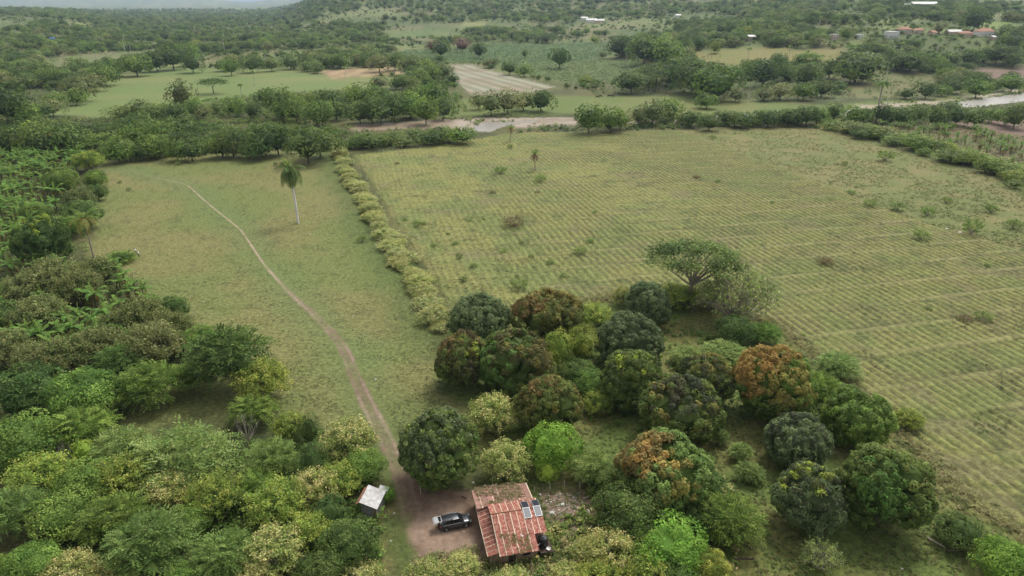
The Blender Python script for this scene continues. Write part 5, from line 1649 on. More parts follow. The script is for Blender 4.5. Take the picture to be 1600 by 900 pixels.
clumps('tall_grass', pts, 0 * pts[:, 0], 16, rng.uniform(.2, .6, len(pts)), 1.0, .34, .09, [(.30, .27, .12), (.25, .25, .10), (.18, .21, .07), (.33, .28, .16)], 'dry straw weeds around the front of the red-roofed house')
POLY['_u'] = W2([(836, 768), (905, 766), (930, 790), (932, 825), (900, 825), (852, 800)])
pts = scatter('_u', 110)
clumps('rubbish_bits', pts, 0 * pts[:, 0] + .02, 2, rng.uniform(.03, .1, len(pts)), .4, .2, .13, [(.7, .69, .66), (.6, .55, .48), (.45, .38, .3), (.7, .69, .66)], 'small pale rubbish bits strewn over the brown earth', M_WHITEBIT)
# dense undergrowth of the thickets
for nm, pg, n, cols, lab, siz in [
    ('undergrowth', [(0, 560), (300, 560), (300, 640), (170, 690), (470, 690), (520, 660), (600, 760), (600, 930), (-60, 930), (-60, 560)], 1500, PAL['mid'] * .8, 'leafy undergrowth of the lower left thicket', (.5, 1.2)),
    ('undergrowth', [(-20, 235), (150, 245), (150, 330), (140, 400), (265, 480), (290, 560), (-60, 560)], 1500, np.concatenate([PAL['mid'] * .9, PAL['brown'] * .8]), 'leafy undergrowth between the banana plants', (.5, 1.2)),
    ('undergrowth', [(860, 830), (930, 740), (1130, 740), (1180, 840), (1120, 930), (600, 930), (640, 890), (760, 880)], 700, np.concatenate([PAL['mid'] * .8, PAL['scrub'] * .8]), 'leafy undergrowth of the thicket below the house', (.4, .9)),
    ('undergrowth', [(690, 500), (1040, 490), (1200, 560), (1290, 650), (1140, 660), (1000, 690), (720, 600)], 700, PAL['mid'] * .7, 'leafy undergrowth between the grove trees', (.4, 1.0)),
]:
    POLY['_u'] = W2(pg); pts = scatter('_u', n, lambda x, y: sdist(x, y, POLY['pasture']) < -1)
    clumps(nm, pts, np.zeros(len(pts)), 22, rng.uniform(*siz, len(pts)), .75, .5, .26, cols, lab, M_LEAF)
# bank and belt undergrowth, across the river too
POLY['_u'] = W2([(-60, 186), (500, 190), (560, 214), (740, 205), (738, 212), (560, 236), (500, 238), (430, 236), (160, 250), (-60, 246)])
pts = scatter('_u', 1700); clumps('undergrowth', pts, terr(pts[:, 0], pts[:, 1]), 22, rng.uniform(1.2, 2.8, len(pts)), .75, 1.2, .6, PAL['mid'] * .85, 'bushy undergrowth of the wood behind the pasture', M_LEAF)
POLY['_u'] = W2([(806, 203), (900, 200), (1060, 198), (1060, 203), (900, 205), (812, 208)])
pts = scatter('_u', 60); clumps('undergrowth', pts, terr(pts[:, 0], pts[:, 1]), 24, rng.uniform(.8, 2.2, len(pts)), .8, 1.0, .5, PAL['dark'], 'low bushes between sandbank and furrowed field', M_LEAF)
POLY['_u'] = W2([(390, 150), (720, 146), (735, 178), (540, 186), (150, 186), (160, 174)])
pts = scatter('_u', 900); clumps('undergrowth', pts, terr(pts[:, 0], pts[:, 1]), 22, rng.uniform(1.2, 2.8, len(pts)), .75, 1.3, .65, PAL['mid'] * .85, 'bushy undergrowth across the river', M_LEAF)
POLY['_u'] = W2([(900, 188), (1060, 184), (1280, 180), (1480, 180), (1660, 180), (1660, 188), (1300, 194), (1060, 200), (900, 200)])
pts = scatter('_u', 700); clumps('undergrowth', pts, terr(pts[:, 0], pts[:, 1]), 22, rng.uniform(1.0, 2.4, len(pts)), .8, 1.2, .6, PAL['mid'] * .85, 'bushy undergrowth along the right river bank', M_LEAF)
POLY['_u'] = W2([(1285, 186), (1390, 206), (1500, 232), (1640, 272), (1640, 300), (1500, 252), (1380, 220), (1270, 200)])
pts = scatter('_u', 900); clumps('undergrowth', pts, terr(pts[:, 0], pts[:, 1]), 24, rng.uniform(.8, 2.0, len(pts)), .9, .9, .45, np.concatenate([PAL['scrub'], PAL['soft'], PAL['mid']]), 'bushy undergrowth of the right hedge', M_LEAF)
# bushes and driftwood growth along the river's edges
bp = []
for nm in ('river', 'sand', 'river_pool', 'sand_right'):
    pg = POLY[nm]
    for i in range(len(pg)):
        a_, b_ = pg[i], pg[(i + 1) % len(pg)]; m = int(np.hypot(*(b_ - a_)) * .55) + 1; t = rng.random((m, 1)); bp.append(a_ * (1 - t) + b_ * t + rng.normal(size=(m, 2)) * 1.8)
bp = np.concatenate(bp); bp = bp[fbm(bp[:, 0] / 14, bp[:, 1] / 14, 93) > .45]
clumps('undergrowth', bp, terr(bp[:, 0], bp[:, 1]), 18, rng.uniform(.5, 1.7, len(bp)), .7, .9, .45, np.concatenate([PAL['mid'] * .8, PAL['soft'] * .8]), 'ragged bushes along the edges of the river and sandbank', M_LEAF)
# low bushes all over the rough ground of the valley
n_ = 26000; yv = 440 * (1500 / 440) ** rng.random(n_); xv = rng.uniform(-.85, .85, n_) * yv
kv = np.ones(n_, bool)
for nm in ('far_pasture', 'tan_field', 'striped', 'cornfield', 'banana_far', 'bank_green', 'plough_far', 'plough_near', 'river', 'river_pool', 'river_bend', 'sand', 'sand_right', 'crop', 'rough', 'pasture', 'hill_field', 'left_field'):
    kv &= sdist(xv, yv, POLY[nm]) < -2
kv &= (fbm(xv / 40, yv / 60, 92, 3) > .47) & ((sdist(xv, yv, POLY['yellow_field']) < 0) | (rng.random(n_) < .06))
pv = np.stack([xv, yv], 1)[kv][:6000]
clumps('scrubland', pv, terr(pv[:, 0], pv[:, 1]), 12, rng.uniform(.9, 2.6, len(pv)), .7, 1.2, .6, np.concatenate([PAL['dark'] * .9, PAL['mid'] * .7, PAL['soft'] * .7]), 'low bushes scattered over the rough ground of the valley', M_LEAF)
# rows of maize and plantain over the far green plots
for pn, n, cols, lab, s_ in [('cornfield', 6500, [(.095, .15, .05), (.115, .175, .06)], 'dark green crop standing in the far plots', (.9, 1.6)), ('banana_far', 3200, [(.14, .21, .07), (.19, .25, .10), (.09, .14, .05)], 'light green plantain leaves in the far plot', (1.0, 1.9)),
                       ('banana_right', 1100, [(.16, .2, .08), (.2, .15, .09), (.10, .14, .05)], 'mixed green and dry banana leaves behind the hedge', (.7, 1.5)), ('banana_mid', 700, [(.14, .19, .08), (.2, .16, .1)], 'mixed leaves in the plot across the river', (.8, 1.6))]:
    pts = scatter(pn, n); clumps('crop_leaves', pts, terr(pts[:, 0], pts[:, 1]), 9, rng.uniform(*s_, len(pts)), .6, .9, .42, cols, lab)

# bushes and saplings standing alone in the fields
add_proto('small_bush', 'small_bush', mk_scrub('soft', 'mid', H=.62, nb=46, per=16, L=.75), 3, 6)
add_proto('small_dry', 'small_bush', mk_scrub('brown', 'purple', H=.45, nb=60, per=12, L=.6, twig=(.2, .14, .11)), 2, 6)
add_proto('small_leafy', 'small_bush', mk_scrub('mid', 'mid', H=.85, nb=44, per=18, L=.85), 2, 6)
FIELD = [('small_leafy', 652, 350, 14), ('small_leafy', 633, 343, 8), ('small_bush', 662, 349, 11), ('small_bush', 786, 392, 13), ('small_leafy', 718, 400, 13), ('small_dry', 802, 346, 42), ('small_bush', 733, 344, 9), ('small_bush', 755, 342, 7), ('small_bush', 815, 379, 9), ('small_bush', 922, 376, 15),
         ('small_bush', 907, 392, 22), ('small_bush', 782, 266, 22), ('small_bush', 845, 279, 22), ('small_leafy', 797, 229, 10), ('small_bush', 929, 331, 9), ('small_bush', 1441, 367, 30), ('small_dry', 1334, 395, 9), ('small_leafy', 1520, 354, 34), ('small_bush', 1450, 482, 14), ('small_bush', 1275, 447, 7),
         ('small_dry', 1311, 448, 7), ('small_dry', 1281, 445, 6), ('small_bush', 1257, 524, 9), ('small_bush', 201, 295, 10), ('small_bush', 187, 284, 8), ('small_bush', 278, 255, 10), ('small_bush', 296, 253, 7), ('small_leafy', 430, 256, 8), ('small_leafy', 441, 256, 8), ('small_bush', 565, 373, 18),
         ('small_dry', 1508, 497, 26), ('small_bush', 1535, 494, 30), ('small_bush', 1384, 243, 30), ('small_bush', 1122, 283, 10), ('small_bush', 1207, 316, 9), ('small_dry', 1088, 276, 14), ('small_bush', 812, 444, 30), ('small_bush', 690, 470, 14), ('small_bush', 712, 380, 12), ('small_dry', 1290, 408, 30),
         ('small_bush', 1114, 214, 12), ('small_bush', 1330, 300, 14), ('small_bush', 1360, 318, 22), ('small_bush', 1402, 322, 24), ('small_bush', 1450, 330, 26), ('small_bush', 1480, 312, 18), ('small_bush', 1550, 326, 24), ('small_bush', 1585, 350, 26), ('small_bush', 1320, 255, 12), ('small_bush', 1543, 414, 11),
         ('small_leafy', 724, 436, 13), ('small_bush', 740, 415, 14), ('small_bush', 678, 383, 12), ('small_bush', 830, 400, 12), ('small_bush', 860, 410, 14), ('small_bush', 880, 430, 14), ('small_dry', 770, 300, 12), ('small_dry', 840, 300, 10), ('small_bush', 700, 365, 8), ('small_dry', 620, 255, 9)]
names = {'small_bush': 'green bush', 'small_dry': 'dry brown bush', 'small_leafy': 'leafy dark sapling'}
for fld in ('pasture', 'crop', 'rough'):
    L = []
    for t in FIELD:
        q = P(t[1], t[2]); d_ = {n: sdist(np.array([q[0]]), np.array([q[1]]), POLY[n])[0] for n in ('pasture', 'crop', 'rough')}
        if max(d_, key=d_.get) == fld: L.append(t)
    for kind in names:
        K = sorted(t for t in L if t[0] == kind)
        K.sort(key=lambda t: t[1])
        for i, (kd, px, py, w) in enumerate(K):
            place = {'pasture': 'pasture', 'crop': 'furrowed field', 'rough': 'weedy right field'}[fld]
            grow(kd, px, py, w, f'small {names[kind]} in the {place}, {ORD(i + 1)} from the left of {len(K)}' if len(K) > 1 else f'single {names[kind]} standing in the {place}', 'bush', f'small bushes in the {place}')

# ------------------------------------------------------------------ the red-roofed house
HA = math.radians(12)
HO = np.array([-2.90, 65.62])
house = empty('farm_house', (HO[0], HO[1], 0), HA)
tag(house, 'farmhouse with a rusty red corrugated iron roof in the bottom centre', 'house')


def h_world(u, v, z=0):
    return (HO[0] + u * math.cos(HA) - v * math.sin(HA), HO[1] + u * math.sin(HA) + v * math.cos(HA), z)


g = Geo(); box(g, (1.4, .35, 0), (6.3, 8.0, 2.3)); box(g, (6.3, 1.9, 0), (7.7, 8.0, 2.3)); box(g, (.35, .45, 0), (1.4, 9.4, 2.05)); box(g, (.3, 8.0, 0), (7.3, 12.1, 2.05))
# gable triangles
g.build('wall', M_WALL, house)
SHEETS = {}


def sheet(w, l, seam=True, tan=False):
    """one corrugated sheet: x across, y along; pale lapped edges carried as colour (alpha 1 = pale)"""
    key = (round(w, 2), round(l, 2), seam, tan)
    if key in SHEETS: return SHEETS[key]
    n = 15; xs = np.linspace(-w / 2, w / 2, n); zz = .028 * np.cos(np.arange(n) * math.pi)
    ny = 2
    V = np.concatenate([np.stack([xs, np.full(n, yy), zz], 1) for yy in np.linspace(0, l, ny)] + [np.stack([xs, np.full(n, yy), zz - .012], 1) for yy in np.linspace(0, l, ny)])
    Q, c = [], []
    for j in range(n - 1):
        Q.append((j, j + 1, n + j + 1, n + j)); c.append((.72, .60, .46, .95) if (seam and j < 2) else ((.30, .21, .17, .60) if tan else (0, 0, 0, 0.0)))
    for j in range(n - 1):
        Q.append((2 * n + j + 1, 2 * n + j, 3 * n + j, 3 * n + j + 1)); c.append((.3, .2, .15, 0))
    SHEETS[key] = mesh_np('roof_sheet', V, np.array(Q), np.array(c), M_RUST)
    return SHEETS[key]


def lay(u, v, z, du, dv, dz, w, seam=True, lift=0.0, name='roof_sheet', tan=False):
    """lay a sheet whose lower end is at (u, v, z) running along (du, dv, dz)"""
    d = Vector((du, dv, dz)); l = d.length; d.normalize()
    n_ = Vector((0, 0, 1)); xax = d.cross(n_).normalized(); zax = xax.cross(d)
    o = link(name, sheet(w, l, seam, tan), house)
    M = Matrix((xax, d, zax)).transposed().to_4x4(); M.translation = Vector((u, v, z + lift))
    o.matrix_local = M
    return o


nW = .80
# main front slope: two courses
for i in range(8):
    u = 1.3 + .42 + i * .82
    ev = -.55 if u < 6.3 else 1.7
    zf = lambda v: 2.42 + (3.60 - 2.42) * (v + .55) / 6.05
    if ev < 0:
        lay(u, ev - random.uniform(0, .25), zf(ev), 0, 3.4, zf(ev + 3.4) - zf(ev), nW + .06, lift=.0 + .012 * (i % 2))
        lay(u, 2.65, zf(2.65), 0, 2.9, zf(5.55) - zf(2.65), nW + .06, lift=.05 + .012 * (i % 2))
    else:
        lay(u, ev, zf(ev), 0, 3.8, zf(5.5) - zf(ev), nW + .06, lift=.05 + .012 * (i % 2))
    lay(u, 8.15, 3.02, 0, -2.62, .58, nW + .06, lift=.03 + .012 * (i % 2))
# back lean-to
for i in range(9):
    lay(.30 + i * .86, 12.5 - .25 * random.random(), 2.36, 0, -4.55, .60, .90, seam=i % 3 != 1, lift=.012 * (i % 2), tan=True)
# left lean-to: short sheets laid crosswise
for i in range(12):
    v = .25 + i * .80
    zt = 2.36 + .10 * min(v, 9.8 - v) / 5
    lay(-.08, v, 2.12 + .04 * math.sin(i), 1.42, 0, zt + .14 - 2.12, .84, lift=.012 * (i % 2))
# ridge cap, barge strip and pale edge boards
g = Geo(); tube(g, [(1.25, 5.52, 3.67), (7.95, 5.52, 3.67)], .09, (.33, .16, .09, 0)[:3], 6); g.build('ridge_cap', M_SHEDRUST, house)
g = Geo(); V = []
box(g, (1.27, -.6, 2.40), (1.33, 5.5, 2.50), M=np.array([[1, 0, 0, 0], [0, 1, 0, 0], [0, .195, 1, .12], [0, 0, 0, 1]])); g.build('barge_board', M_WOOD, house)
g = Geo(); box(g, (-.12, -.05, 2.02), (-.05, 9.9, 2.14)); g.build('eave_board', M_CREAM, house)
g = Geo(); g.add([(-.1, 9.35, 2.2), (1.35, 9.1, 2.75), (1.2, 9.95, 2.62), (.0, 10.4, 2.3)], [(0, 1, 2, 3)], (.5, .5, .5)); g.add([(-.1, 9.35, 2.19), (.0, 10.4, 2.29), (1.2, 9.95, 2.61), (1.35, 9.1, 2.74)], [(0, 1, 2, 3)], (.5, .5, .5)); g.build('corner_sheet', M_CREAM, house)
g = Geo(); box(g, (2.6, .325, .0), (3.5, .352, 2.0)); g.build('door', M_DARKWOOD, house)
g = Geo(); box(g, (4.4, .325, 1.0), (5.4, .352, 1.9)); g.build('window', M_GLASSDARK, house)
g = Geo(); box(g, (.32, 3.5, .05), (.352, 4.4, 1.9)); g.build('door', M_DARKWOOD, house)
# dry vine over the back of the roof
r_pts = np.stack([rng.uniform(.2, 6.6, 420), rng.uniform(8.3, 12.8, 420)], 1); wpts = np.array([h_world(u, v)[:2] for u, v in r_pts])
sel = fbm(r_pts[:, 0] / 1.2, r_pts[:, 1] / 1.0, 71) > .47
clumps('dry_vines', wpts[sel], (2.95 - (r_pts[sel, 1] - 8.1) * .13), 9, rng.uniform(.12, .4, sel.sum()), .35, .3, .08, [(.34, .27, .16), (.27, .22, .12), (.24, .22, .10)], 'dry vines creeping over the back of the rusty roof')
r_pts = np.stack([rng.uniform(1.6, 6.4, 200), rng.uniform(-.8, 2.3, 200)], 1); wpts = np.array([h_world(u, v)[:2] for u, v in r_pts])
sel = fbm(r_pts[:, 0] / 1.0, r_pts[:, 1] / 1.2, 72) > .55
clumps('dry_vines', wpts[sel], 2.5 + (r_pts[sel, 1] + .55) * .195, 6, rng.uniform(.1, .3, sel.sum()), .3, .28, .07, [(.28, .24, .11), (.24, .22, .09), (.19, .19, .07)], 'dry vines on the front edge of the rusty roof')


def solar(u, v, z, slope, label, flip):
    root = empty('solar_panel', h_world(u, v, z), HA)
    root.rotation_euler = (slope, 0, HA)
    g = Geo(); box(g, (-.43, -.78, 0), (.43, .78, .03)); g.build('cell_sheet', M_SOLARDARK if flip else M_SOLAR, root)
    g = Geo()
    for lo, hi in (((-.46, -.81, -.01), (.46, -.78, .045)), ((-.46, .78, -.01), (.46, .81, .045)), ((-.46, -.78, -.01), (-.43, .78, .045)), ((.43, -.78, -.01), (.46, .78, .045))): box(g, lo, hi)
    g.build('frame', M_ALU, root)
    return tag(root, label, 'solar panel')


solar(6.0, 4.82, 3.64, .20, 'left of two pale sky-reflecting solar panels on the rusty roof', 0)
solar(7.42, 4.88, 3.65, .20, 'right of two pale sky-reflecting solar panels on the rusty roof', 0)
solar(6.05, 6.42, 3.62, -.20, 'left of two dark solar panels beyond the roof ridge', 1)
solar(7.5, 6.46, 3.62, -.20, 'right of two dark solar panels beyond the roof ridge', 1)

tank = empty('water_tank', h_world(7.30, 1.25, 1.25), HA)
g = Geo(); lathe(g, [(.001, 0), (.54, 0), (.56, .06), (.56, .34), (.53, .37), (.53, .42), (.56, .45), (.56, .78), (.53, .81), (.53, .86), (.56, .89), (.56, 1.12), (.50, 1.24), (.36, 1.34), (.24, 1.38)], (.5, .5, .5), 28); g.build('body', M_TANK, tank)
g = Geo(); lathe(g, [(.25, 1.36), (.26, 1.44), (.22, 1.47), (.001, 1.48)], (.5, .5, .5), 18); g.build('lid', M_TANK, tank)
g = Geo(); tube(g, [(-.5, -.35, .7), (-.85, -.5, .66), (-.95, -.55, .3)], .035, (.5, .5, .5), 6); g.build('outlet_pipe', M_PLASTIC, tank)
tag(tank, 'black plastic water tank on a stand at the right roof edge', 'water tank')
st = empty('tank_stand', h_world(7.45, 1.0, 0), HA)
g = Geo(); box(g, (-.85, -1.0, 1.13), (.85, .95, 1.245)); g.build('platform', M_DARKWOOD, st)
for sx in (-.75, .75):
    for sy in (-.88, .82):
        g = Geo(); box(g, (sx - .07, sy - .07, -.05), (sx + .07, sy + .07, 1.13)); g.build('leg', M_DARKWOOD, st)
tag(st, 'dark wooden stand under the black water tank', 'stand')
b = empty('plastic_basin', h_world(7.75, .42, 1.25), 0)
g = Geo(); lathe(g, [(.001, .0), (.2, 0), (.27, .16), (.29, .17), (.25, .16), (.18, .03), (.001, .025)], (.5, .5, .5), 16); g.build('bowl', M_PLASTIC, b)
tag(b, 'white plastic basin beside the black water tank', 'basin')
b = empty('paper_scrap', h_world(4.6, 1.6, 2.93), .4)
g = Geo(); g.add([(-.16, -.1, 0), (.14, -.12, .05), (.17, .1, .02), (-.12, .13, .07)], [(0, 1, 2, 3)], (.5, .5, .5)); g.add([(-.16, -.1, .0), (-.12, .13, .07), (.02, .02, .14), (.14, -.12, .05)], [(0, 1, 2, 3)], (.5, .5, .5)); g.build('crumpled_paper', M_WHITE, b)
tag(b, 'white scrap lying on the front slope of the rusty roof', 'scrap')

# ------------------------------------------------------------------ the grey shed
sh = empty('tin_shed', (-20.35, 74.75, 0), math.radians(-9))
tag(sh, 'small grey tin shed with a pale metal roof beside the track', 'shed')
g = Geo()
box(g, (0, 0, 0), (2.1, .05, 2.02)); box(g, (0, .05, 0), (.05, 3.4, 2.02)); box(g, (2.05, .05, 0), (2.1, 3.4, 1.9)); box(g, (.05, 3.35, 0), (2.05, 3.4, 2.0))
g.add([(0, 0, 2.02), (2.1, 0, 2.02), (2.1, .05, 2.02), (0, .05, 2.78)], [(0, 1, 2, 3)], (.5, .5, .5)); g.add([(0, -.003, 2.02), (2.1, -.003, 2.02), (1.0, -.003, 2.42), (0, -.003, 2.78)], [(0, 1, 2, 3)], (.5, .5, .5))
g.build('wall', M_SHEDWALL, sh)
for i in range(3):
    g = Geo(); box(g, (.03 + i * .56, -.03, .05), (.57 + i * .56, -.006, 1.9)); g.build('wall_sheet', M_SHEDWALL, sh)
g = Geo(); box(g, (1.74, -.035, 0), (1.86, .0, 2.0)); g.build('post', M_SHEDRUST, sh)
g = Geo(); box(g, (2.0, -.035, 0), (2.12, .0, 2.0)); g.build('post', M_SHEDRUST, sh)


def shed_sheet(u0, v0, v1, w, zl, zr, name='roof_sheet'):
    n = 13; ys_ = np.linspace(v0, v1, n); g = Geo(); zz = .022 * np.cos(np.arange(n) * math.pi)
    V = np.concatenate([np.stack([np.full(n, u0), ys_, zl + zz], 1), np.stack([np.full(n, u0 + w), ys_, zr + zz], 1)]); V2 = V - np.array([0, 0, .012])
    j = np.arange(n - 1); g.add(V, np.stack([j, j + n, j + n + 1, j + 1], 1), (.5, .5, .5)); g.add(V2, np.stack([j + 1, j + n + 1, j + n, j], 1), (.5, .5, .5))
    return g.build(name, M_SHEDROOF, sh)


for i in range(4): shed_sheet(-.12, -.22 + i * .92, -.22 + i * .92 + .95, 2.45, 2.84 + .01 * (i % 2), 1.98 + .01 * (i % 2))
shed_sheet(1.2, 3.6, 4.5, 1.3, 2.2, 1.9, 'rear_roof'); 
g = Geo(); g.add([(-.12, -.2, 2.82), (-.12, 3.4, 2.82), (-.75, 3.4, 2.35), (-.75, -.2, 2.35)], [(0, 1, 2, 3)], (.5, .5, .5)); g.add([(-.12, -.2, 2.80), (-.75, -.2, 2.33), (-.75, 3.4, 2.33), (-.12, 3.4, 2.80)], [(0, 1, 2, 3)], (.5, .5, .5)); g.build('rusty_slope', M_SHEDRUST, sh)
g = Geo(); box(g, (1.3, 4.3, 0), (1.4, 4.4, 2.15)); g.build('rear_post', M_WOOD, sh)
g = Geo(); box(g, (2.3, 4.3, 0), (2.4, 4.4, 1.9)); g.build('rear_post', M_WOOD, sh)

# ------------------------------------------------------------------ the parked car, seen from its right side, tailgate up
CA = math.radians(17)
mid = np.array([(-8.70 - 6.11) / 2, (72.27 + 73.06) / 2]) + .80 * np.array([-math.sin(CA), math.cos(CA)])
car = empty('parked_car', (mid[0], mid[1], 0), CA)          # +x is the nose, -y the side towards the camera
tag(car, 'dark grey crossover car parked in the dirt yard with its tailgate raised', 'car')


def loft(g, secs, col=(.5, .5, .5), cap=True):
    """secs: list of closed rings (k,3)"""
    secs = [np.asarray(s, float) for s in secs]; k = len(secs[0])
    V = np.concatenate(secs); i = np.arange(len(secs) - 1)[:, None] * k; j = np.arange(k)[None, :]; jj = (j + 1) % k
    g.add(V, np.stack([i + j, i + jj, i + jj + k, i + j + k], -1).reshape(-1, 4), col)
    if cap:
        for s in (secs[0], secs[-1]):
            c = s.mean(0); a = np.arange(0, k - 1, 2)
            g.add(np.vstack([s, c]), np.stack([a, a + 1, (a + 2) % k, np.full(len(a), k)], 1), col)


def ring(x, w, zb, zt, sh=.0, n=0):
    """a body cross-section: half width w, from zb to zt, shoulder rounding"""
    pr = [(-.80, 0), (-.97, .10), (-1.0, .38), (-.985, .62), (-.95, .82), (-.86, .95), (-.5, 1.0), (0, 1.01), (.5, 1.0), (.86, .95), (.95, .82), (.985, .62), (1.0, .38), (.97, .10), (.80, 0), (0, -.01)]
    return [(x, w * a, zb + (zt - zb) * b) for a, b in pr]


g = Geo()
loft(g, [ring(-2.22, .70, .42, .92), ring(-2.14, .84, .32, 1.00), ring(-1.85, .90, .26, 1.04), ring(-1.2, .92, .24, 1.03), ring(-.3, .92, .24, 1.00), ring(.6, .92, .24, .99), ring(1.05, .91, .25, .97), ring(1.6, .88, .27, .91), ring(2.0, .80, .32, .82), ring(2.2, .66, .40, .72)])
body = g.build('body', M_PAINT, car, smooth=True)
# cabin: glasshouse below, painted roof above
def cab(x, w, z): return (x, w, z)
g = Geo()
low = [(-1.95, .80, 1.0), (-1.2, .83, 1.0), (-.2, .83, .99), (.75, .81, .97), (1.12, .70, .95)]
top = [(-1.62, .60, 1.50), (-1.05, .66, 1.585), (-.35, .67, 1.60), (.15, .65, 1.57), (.42, .58, 1.50)]
for sgn in (-1, 1):
    for a in range(4):
        p0, p1, q1, q0 = low[a], low[a + 1], top[a + 1], top[a]
        v = [(p[0], sgn * p[1], p[2]) for p in (p0, p1, q1, q0)]
        g.add(v if sgn < 0 else v[::-1], [(0, 1, 2, 3)], (.5, .5, .5))
g.build('side_glass', M_GLASS, car)
g = Geo(); g.add([(1.12, -.70, .95), (1.12, .70, .95), (.42, .58, 1.50), (.42, -.58, 1.50)], [(0, 1, 2, 3)], (.5, .5, .5)); g.build('windscreen', M_GLASS, car)
g = Geo()
loft(g, [[(x, -w - .015, z - .03), (x, -w * .75, z + .015), (x, 0, z + .035), (x, w * .75, z + .015), (x, w + .015, z - .03), (x, 0, z - .03)] for x, w, z in [(-1.78, .56, 1.46)] + top]); g.build('roof', M_PAINT, car, smooth=True)
for sgn in (-1, 1):
    g = Geo(); tube(g, [(-1.4, sgn * .56, 1.575), (-.4, sgn * .59, 1.645), (.2, sgn * .57, 1.60)], .022, (.5, .5, .5), 5); g.build('roof_rail', M_CHROME, car)
    g = Geo(); tube(g, [(1.10, sgn * .73, .965), (.42, sgn * .61, 1.50), (-.35, sgn * .69, 1.585), (-1.05, sgn * .68, 1.56), (-1.65, sgn * .66, 1.44), (-2.0, sgn * .78, 1.02)], .045, (.5, .5, .5), 5); g.build('pillar_frame', M_PAINT, car)
    g = Geo(); tube(g, [(-.32, sgn * .845, .995), (-.32, sgn * .69, 1.57)], .04, (.5, .5, .5), 5); g.build('door_pillar', M_TRIM, car)
    g = Geo(); tube(g, [(-1.75, sgn * .86, 1.01), (-.3, sgn * .87, 1.0), (.9, sgn * .86, .98)], .018, (.5, .5, .5), 4); g.build('window_trim', M_CHROME, car)
    g = Geo(); loft(g, [[(.72, sgn * .86, .98), (.72, sgn * 1.04, 1.0), (.72, sgn * 1.04, 1.12), (.72, sgn * .86, 1.10)], [(.88, sgn * .88, 1.0), (.88, sgn * 1.0, 1.02), (.88, sgn * 1.0, 1.1), (.88, sgn * .88, 1.08)]]); g.build('wing_mirror', M_PAINT, car)
    g = Geo(); tube(g, [(-1.9, sgn * .905, .34), (-.2, sgn * .925, .30), (1.9, sgn * .86, .36)], [.05, .06, .05], (.5, .5, .5), 5); g.build('side_cladding', M_TRIM, car)
    for x0, x1 in ((-.30, .80), (-1.25, -.34)):
        g = Geo(); box(g, (x0, sgn * .915 - .006, .36), (x1, sgn * .915 + .006, .92)); d = g.build('door', M_PAINT, car)
        g = Geo(); box(g, (x0 + .08, sgn * .927 - .012, .80), (x0 + .28, sgn * .927 + .012, .835)); g.build('handle', M_CHROME, d)
    g = Geo(); box(g, (1.92, sgn * .60 - .17, .64), (2.12, sgn * .60 + .17, .78), M=np.array([[1, -.25 * sgn, 0, .12], [0, 1, 0, 0], [0, 0, 1, 0], [0, 0, 0, 1]])); g.build('headlight', M_LAMP, car)
    g = Geo(); box(g, (-2.20, sgn * .70 - .14, .78), (-2.02, sgn * .70 + .14, .93)); g.build('tail_light', M_TAIL, car)
    for x in (-1.33, 1.33):
        y = sgn * .83; w = empty('wheel', (x, y, .35)); w.parent = car; w.rotation_euler = (math.pi / 2 * -sgn, 0, 0)
        g = Geo(); lathe(g, [(.20, -.10), (.33, -.11), (.352, -.06), (.352, .06), (.33, .11), (.22, .11)], (.5, .5, .5), 22); g.build('tyre', M_TYRE, w)
        g = Geo(); lathe(g, [(.22, .09), (.20, .07), (.10, .085), (.05, .10), (.001, .10)], (.5, .5, .5), 16); g.build('rim', M_RIM, w)
        g = Geo()
        an_ = np.linspace(0, math.pi, 12); tube(g, np.stack([x + .42 * np.cos(an_), np.full(12, sgn * .885), .35 + .42 * np.sin(an_)], 1), .05, (.5, .5, .5), 5); g.build('wheel_arch', M_TRIM, car)
g = Geo(); box(g, (2.10, -.5, .44), (2.21, .5, .64)); g.build('grille', M_TRIM, car)
g = Geo(); box(g, (-2.26, -.62, .34), (-2.16, .62, .60)); g.build('rear_bumper', M_TRIM, car)
g = Geo(); box(g, (-2.235, -.60, .62), (-1.7, .60, 1.0)); g.build('boot_interior', M_TRIM, car)
# the raised tailgate: hinged at the rear roof edge, tipped up behind the car
tg_ = empty('tailgate', (-1.80, 0, 1.47)); tg_.parent = car; tg_.rotation_euler = (0, math.radians(-4), 0)
g = Geo(); loft(g, [[(0, -.56, -.02), (0, .56, -.02), (0, .56, .04), (0, -.56, .04)], [(-.45, -.62, .03), (-.45, .62, .03), (-.45, .62, .10), (-.45, -.62, .10)], [(-.95, -.66, -.02), (-.95, .66, -.02), (-.95, .66, .06), (-.95, -.66, .06)], [(-1.12, -.60, -.16), (-1.12, .60, -.16), (-1.14, .60, -.08), (-1.14, -.60, -.08)]]); g.build('tailgate_shell', M_ALU, tg_)
g = Geo(); g.add([(-.06, -.48, .052), (-.42, -.54, .112), (-.42, .54, .112), (-.06, .48, .052)], [(0, 1, 2, 3)], (.5, .5, .5)); g.build('rear_window', M_GLASS, tg_)
g = Geo(); box(g, (-2.10, -.45, 1.0), (-1.80, -.05, 1.28)); o = g.build('white_bag', M_PLASTIC); o.location = (0, 0, 0); o.matrix_world = Matrix.Translation((mid[0], mid[1], 0)) @ Matrix.Rotation(CA, 4, 'Z'); tag(o, 'white bag standing in the open boot of the grey car', 'bag')

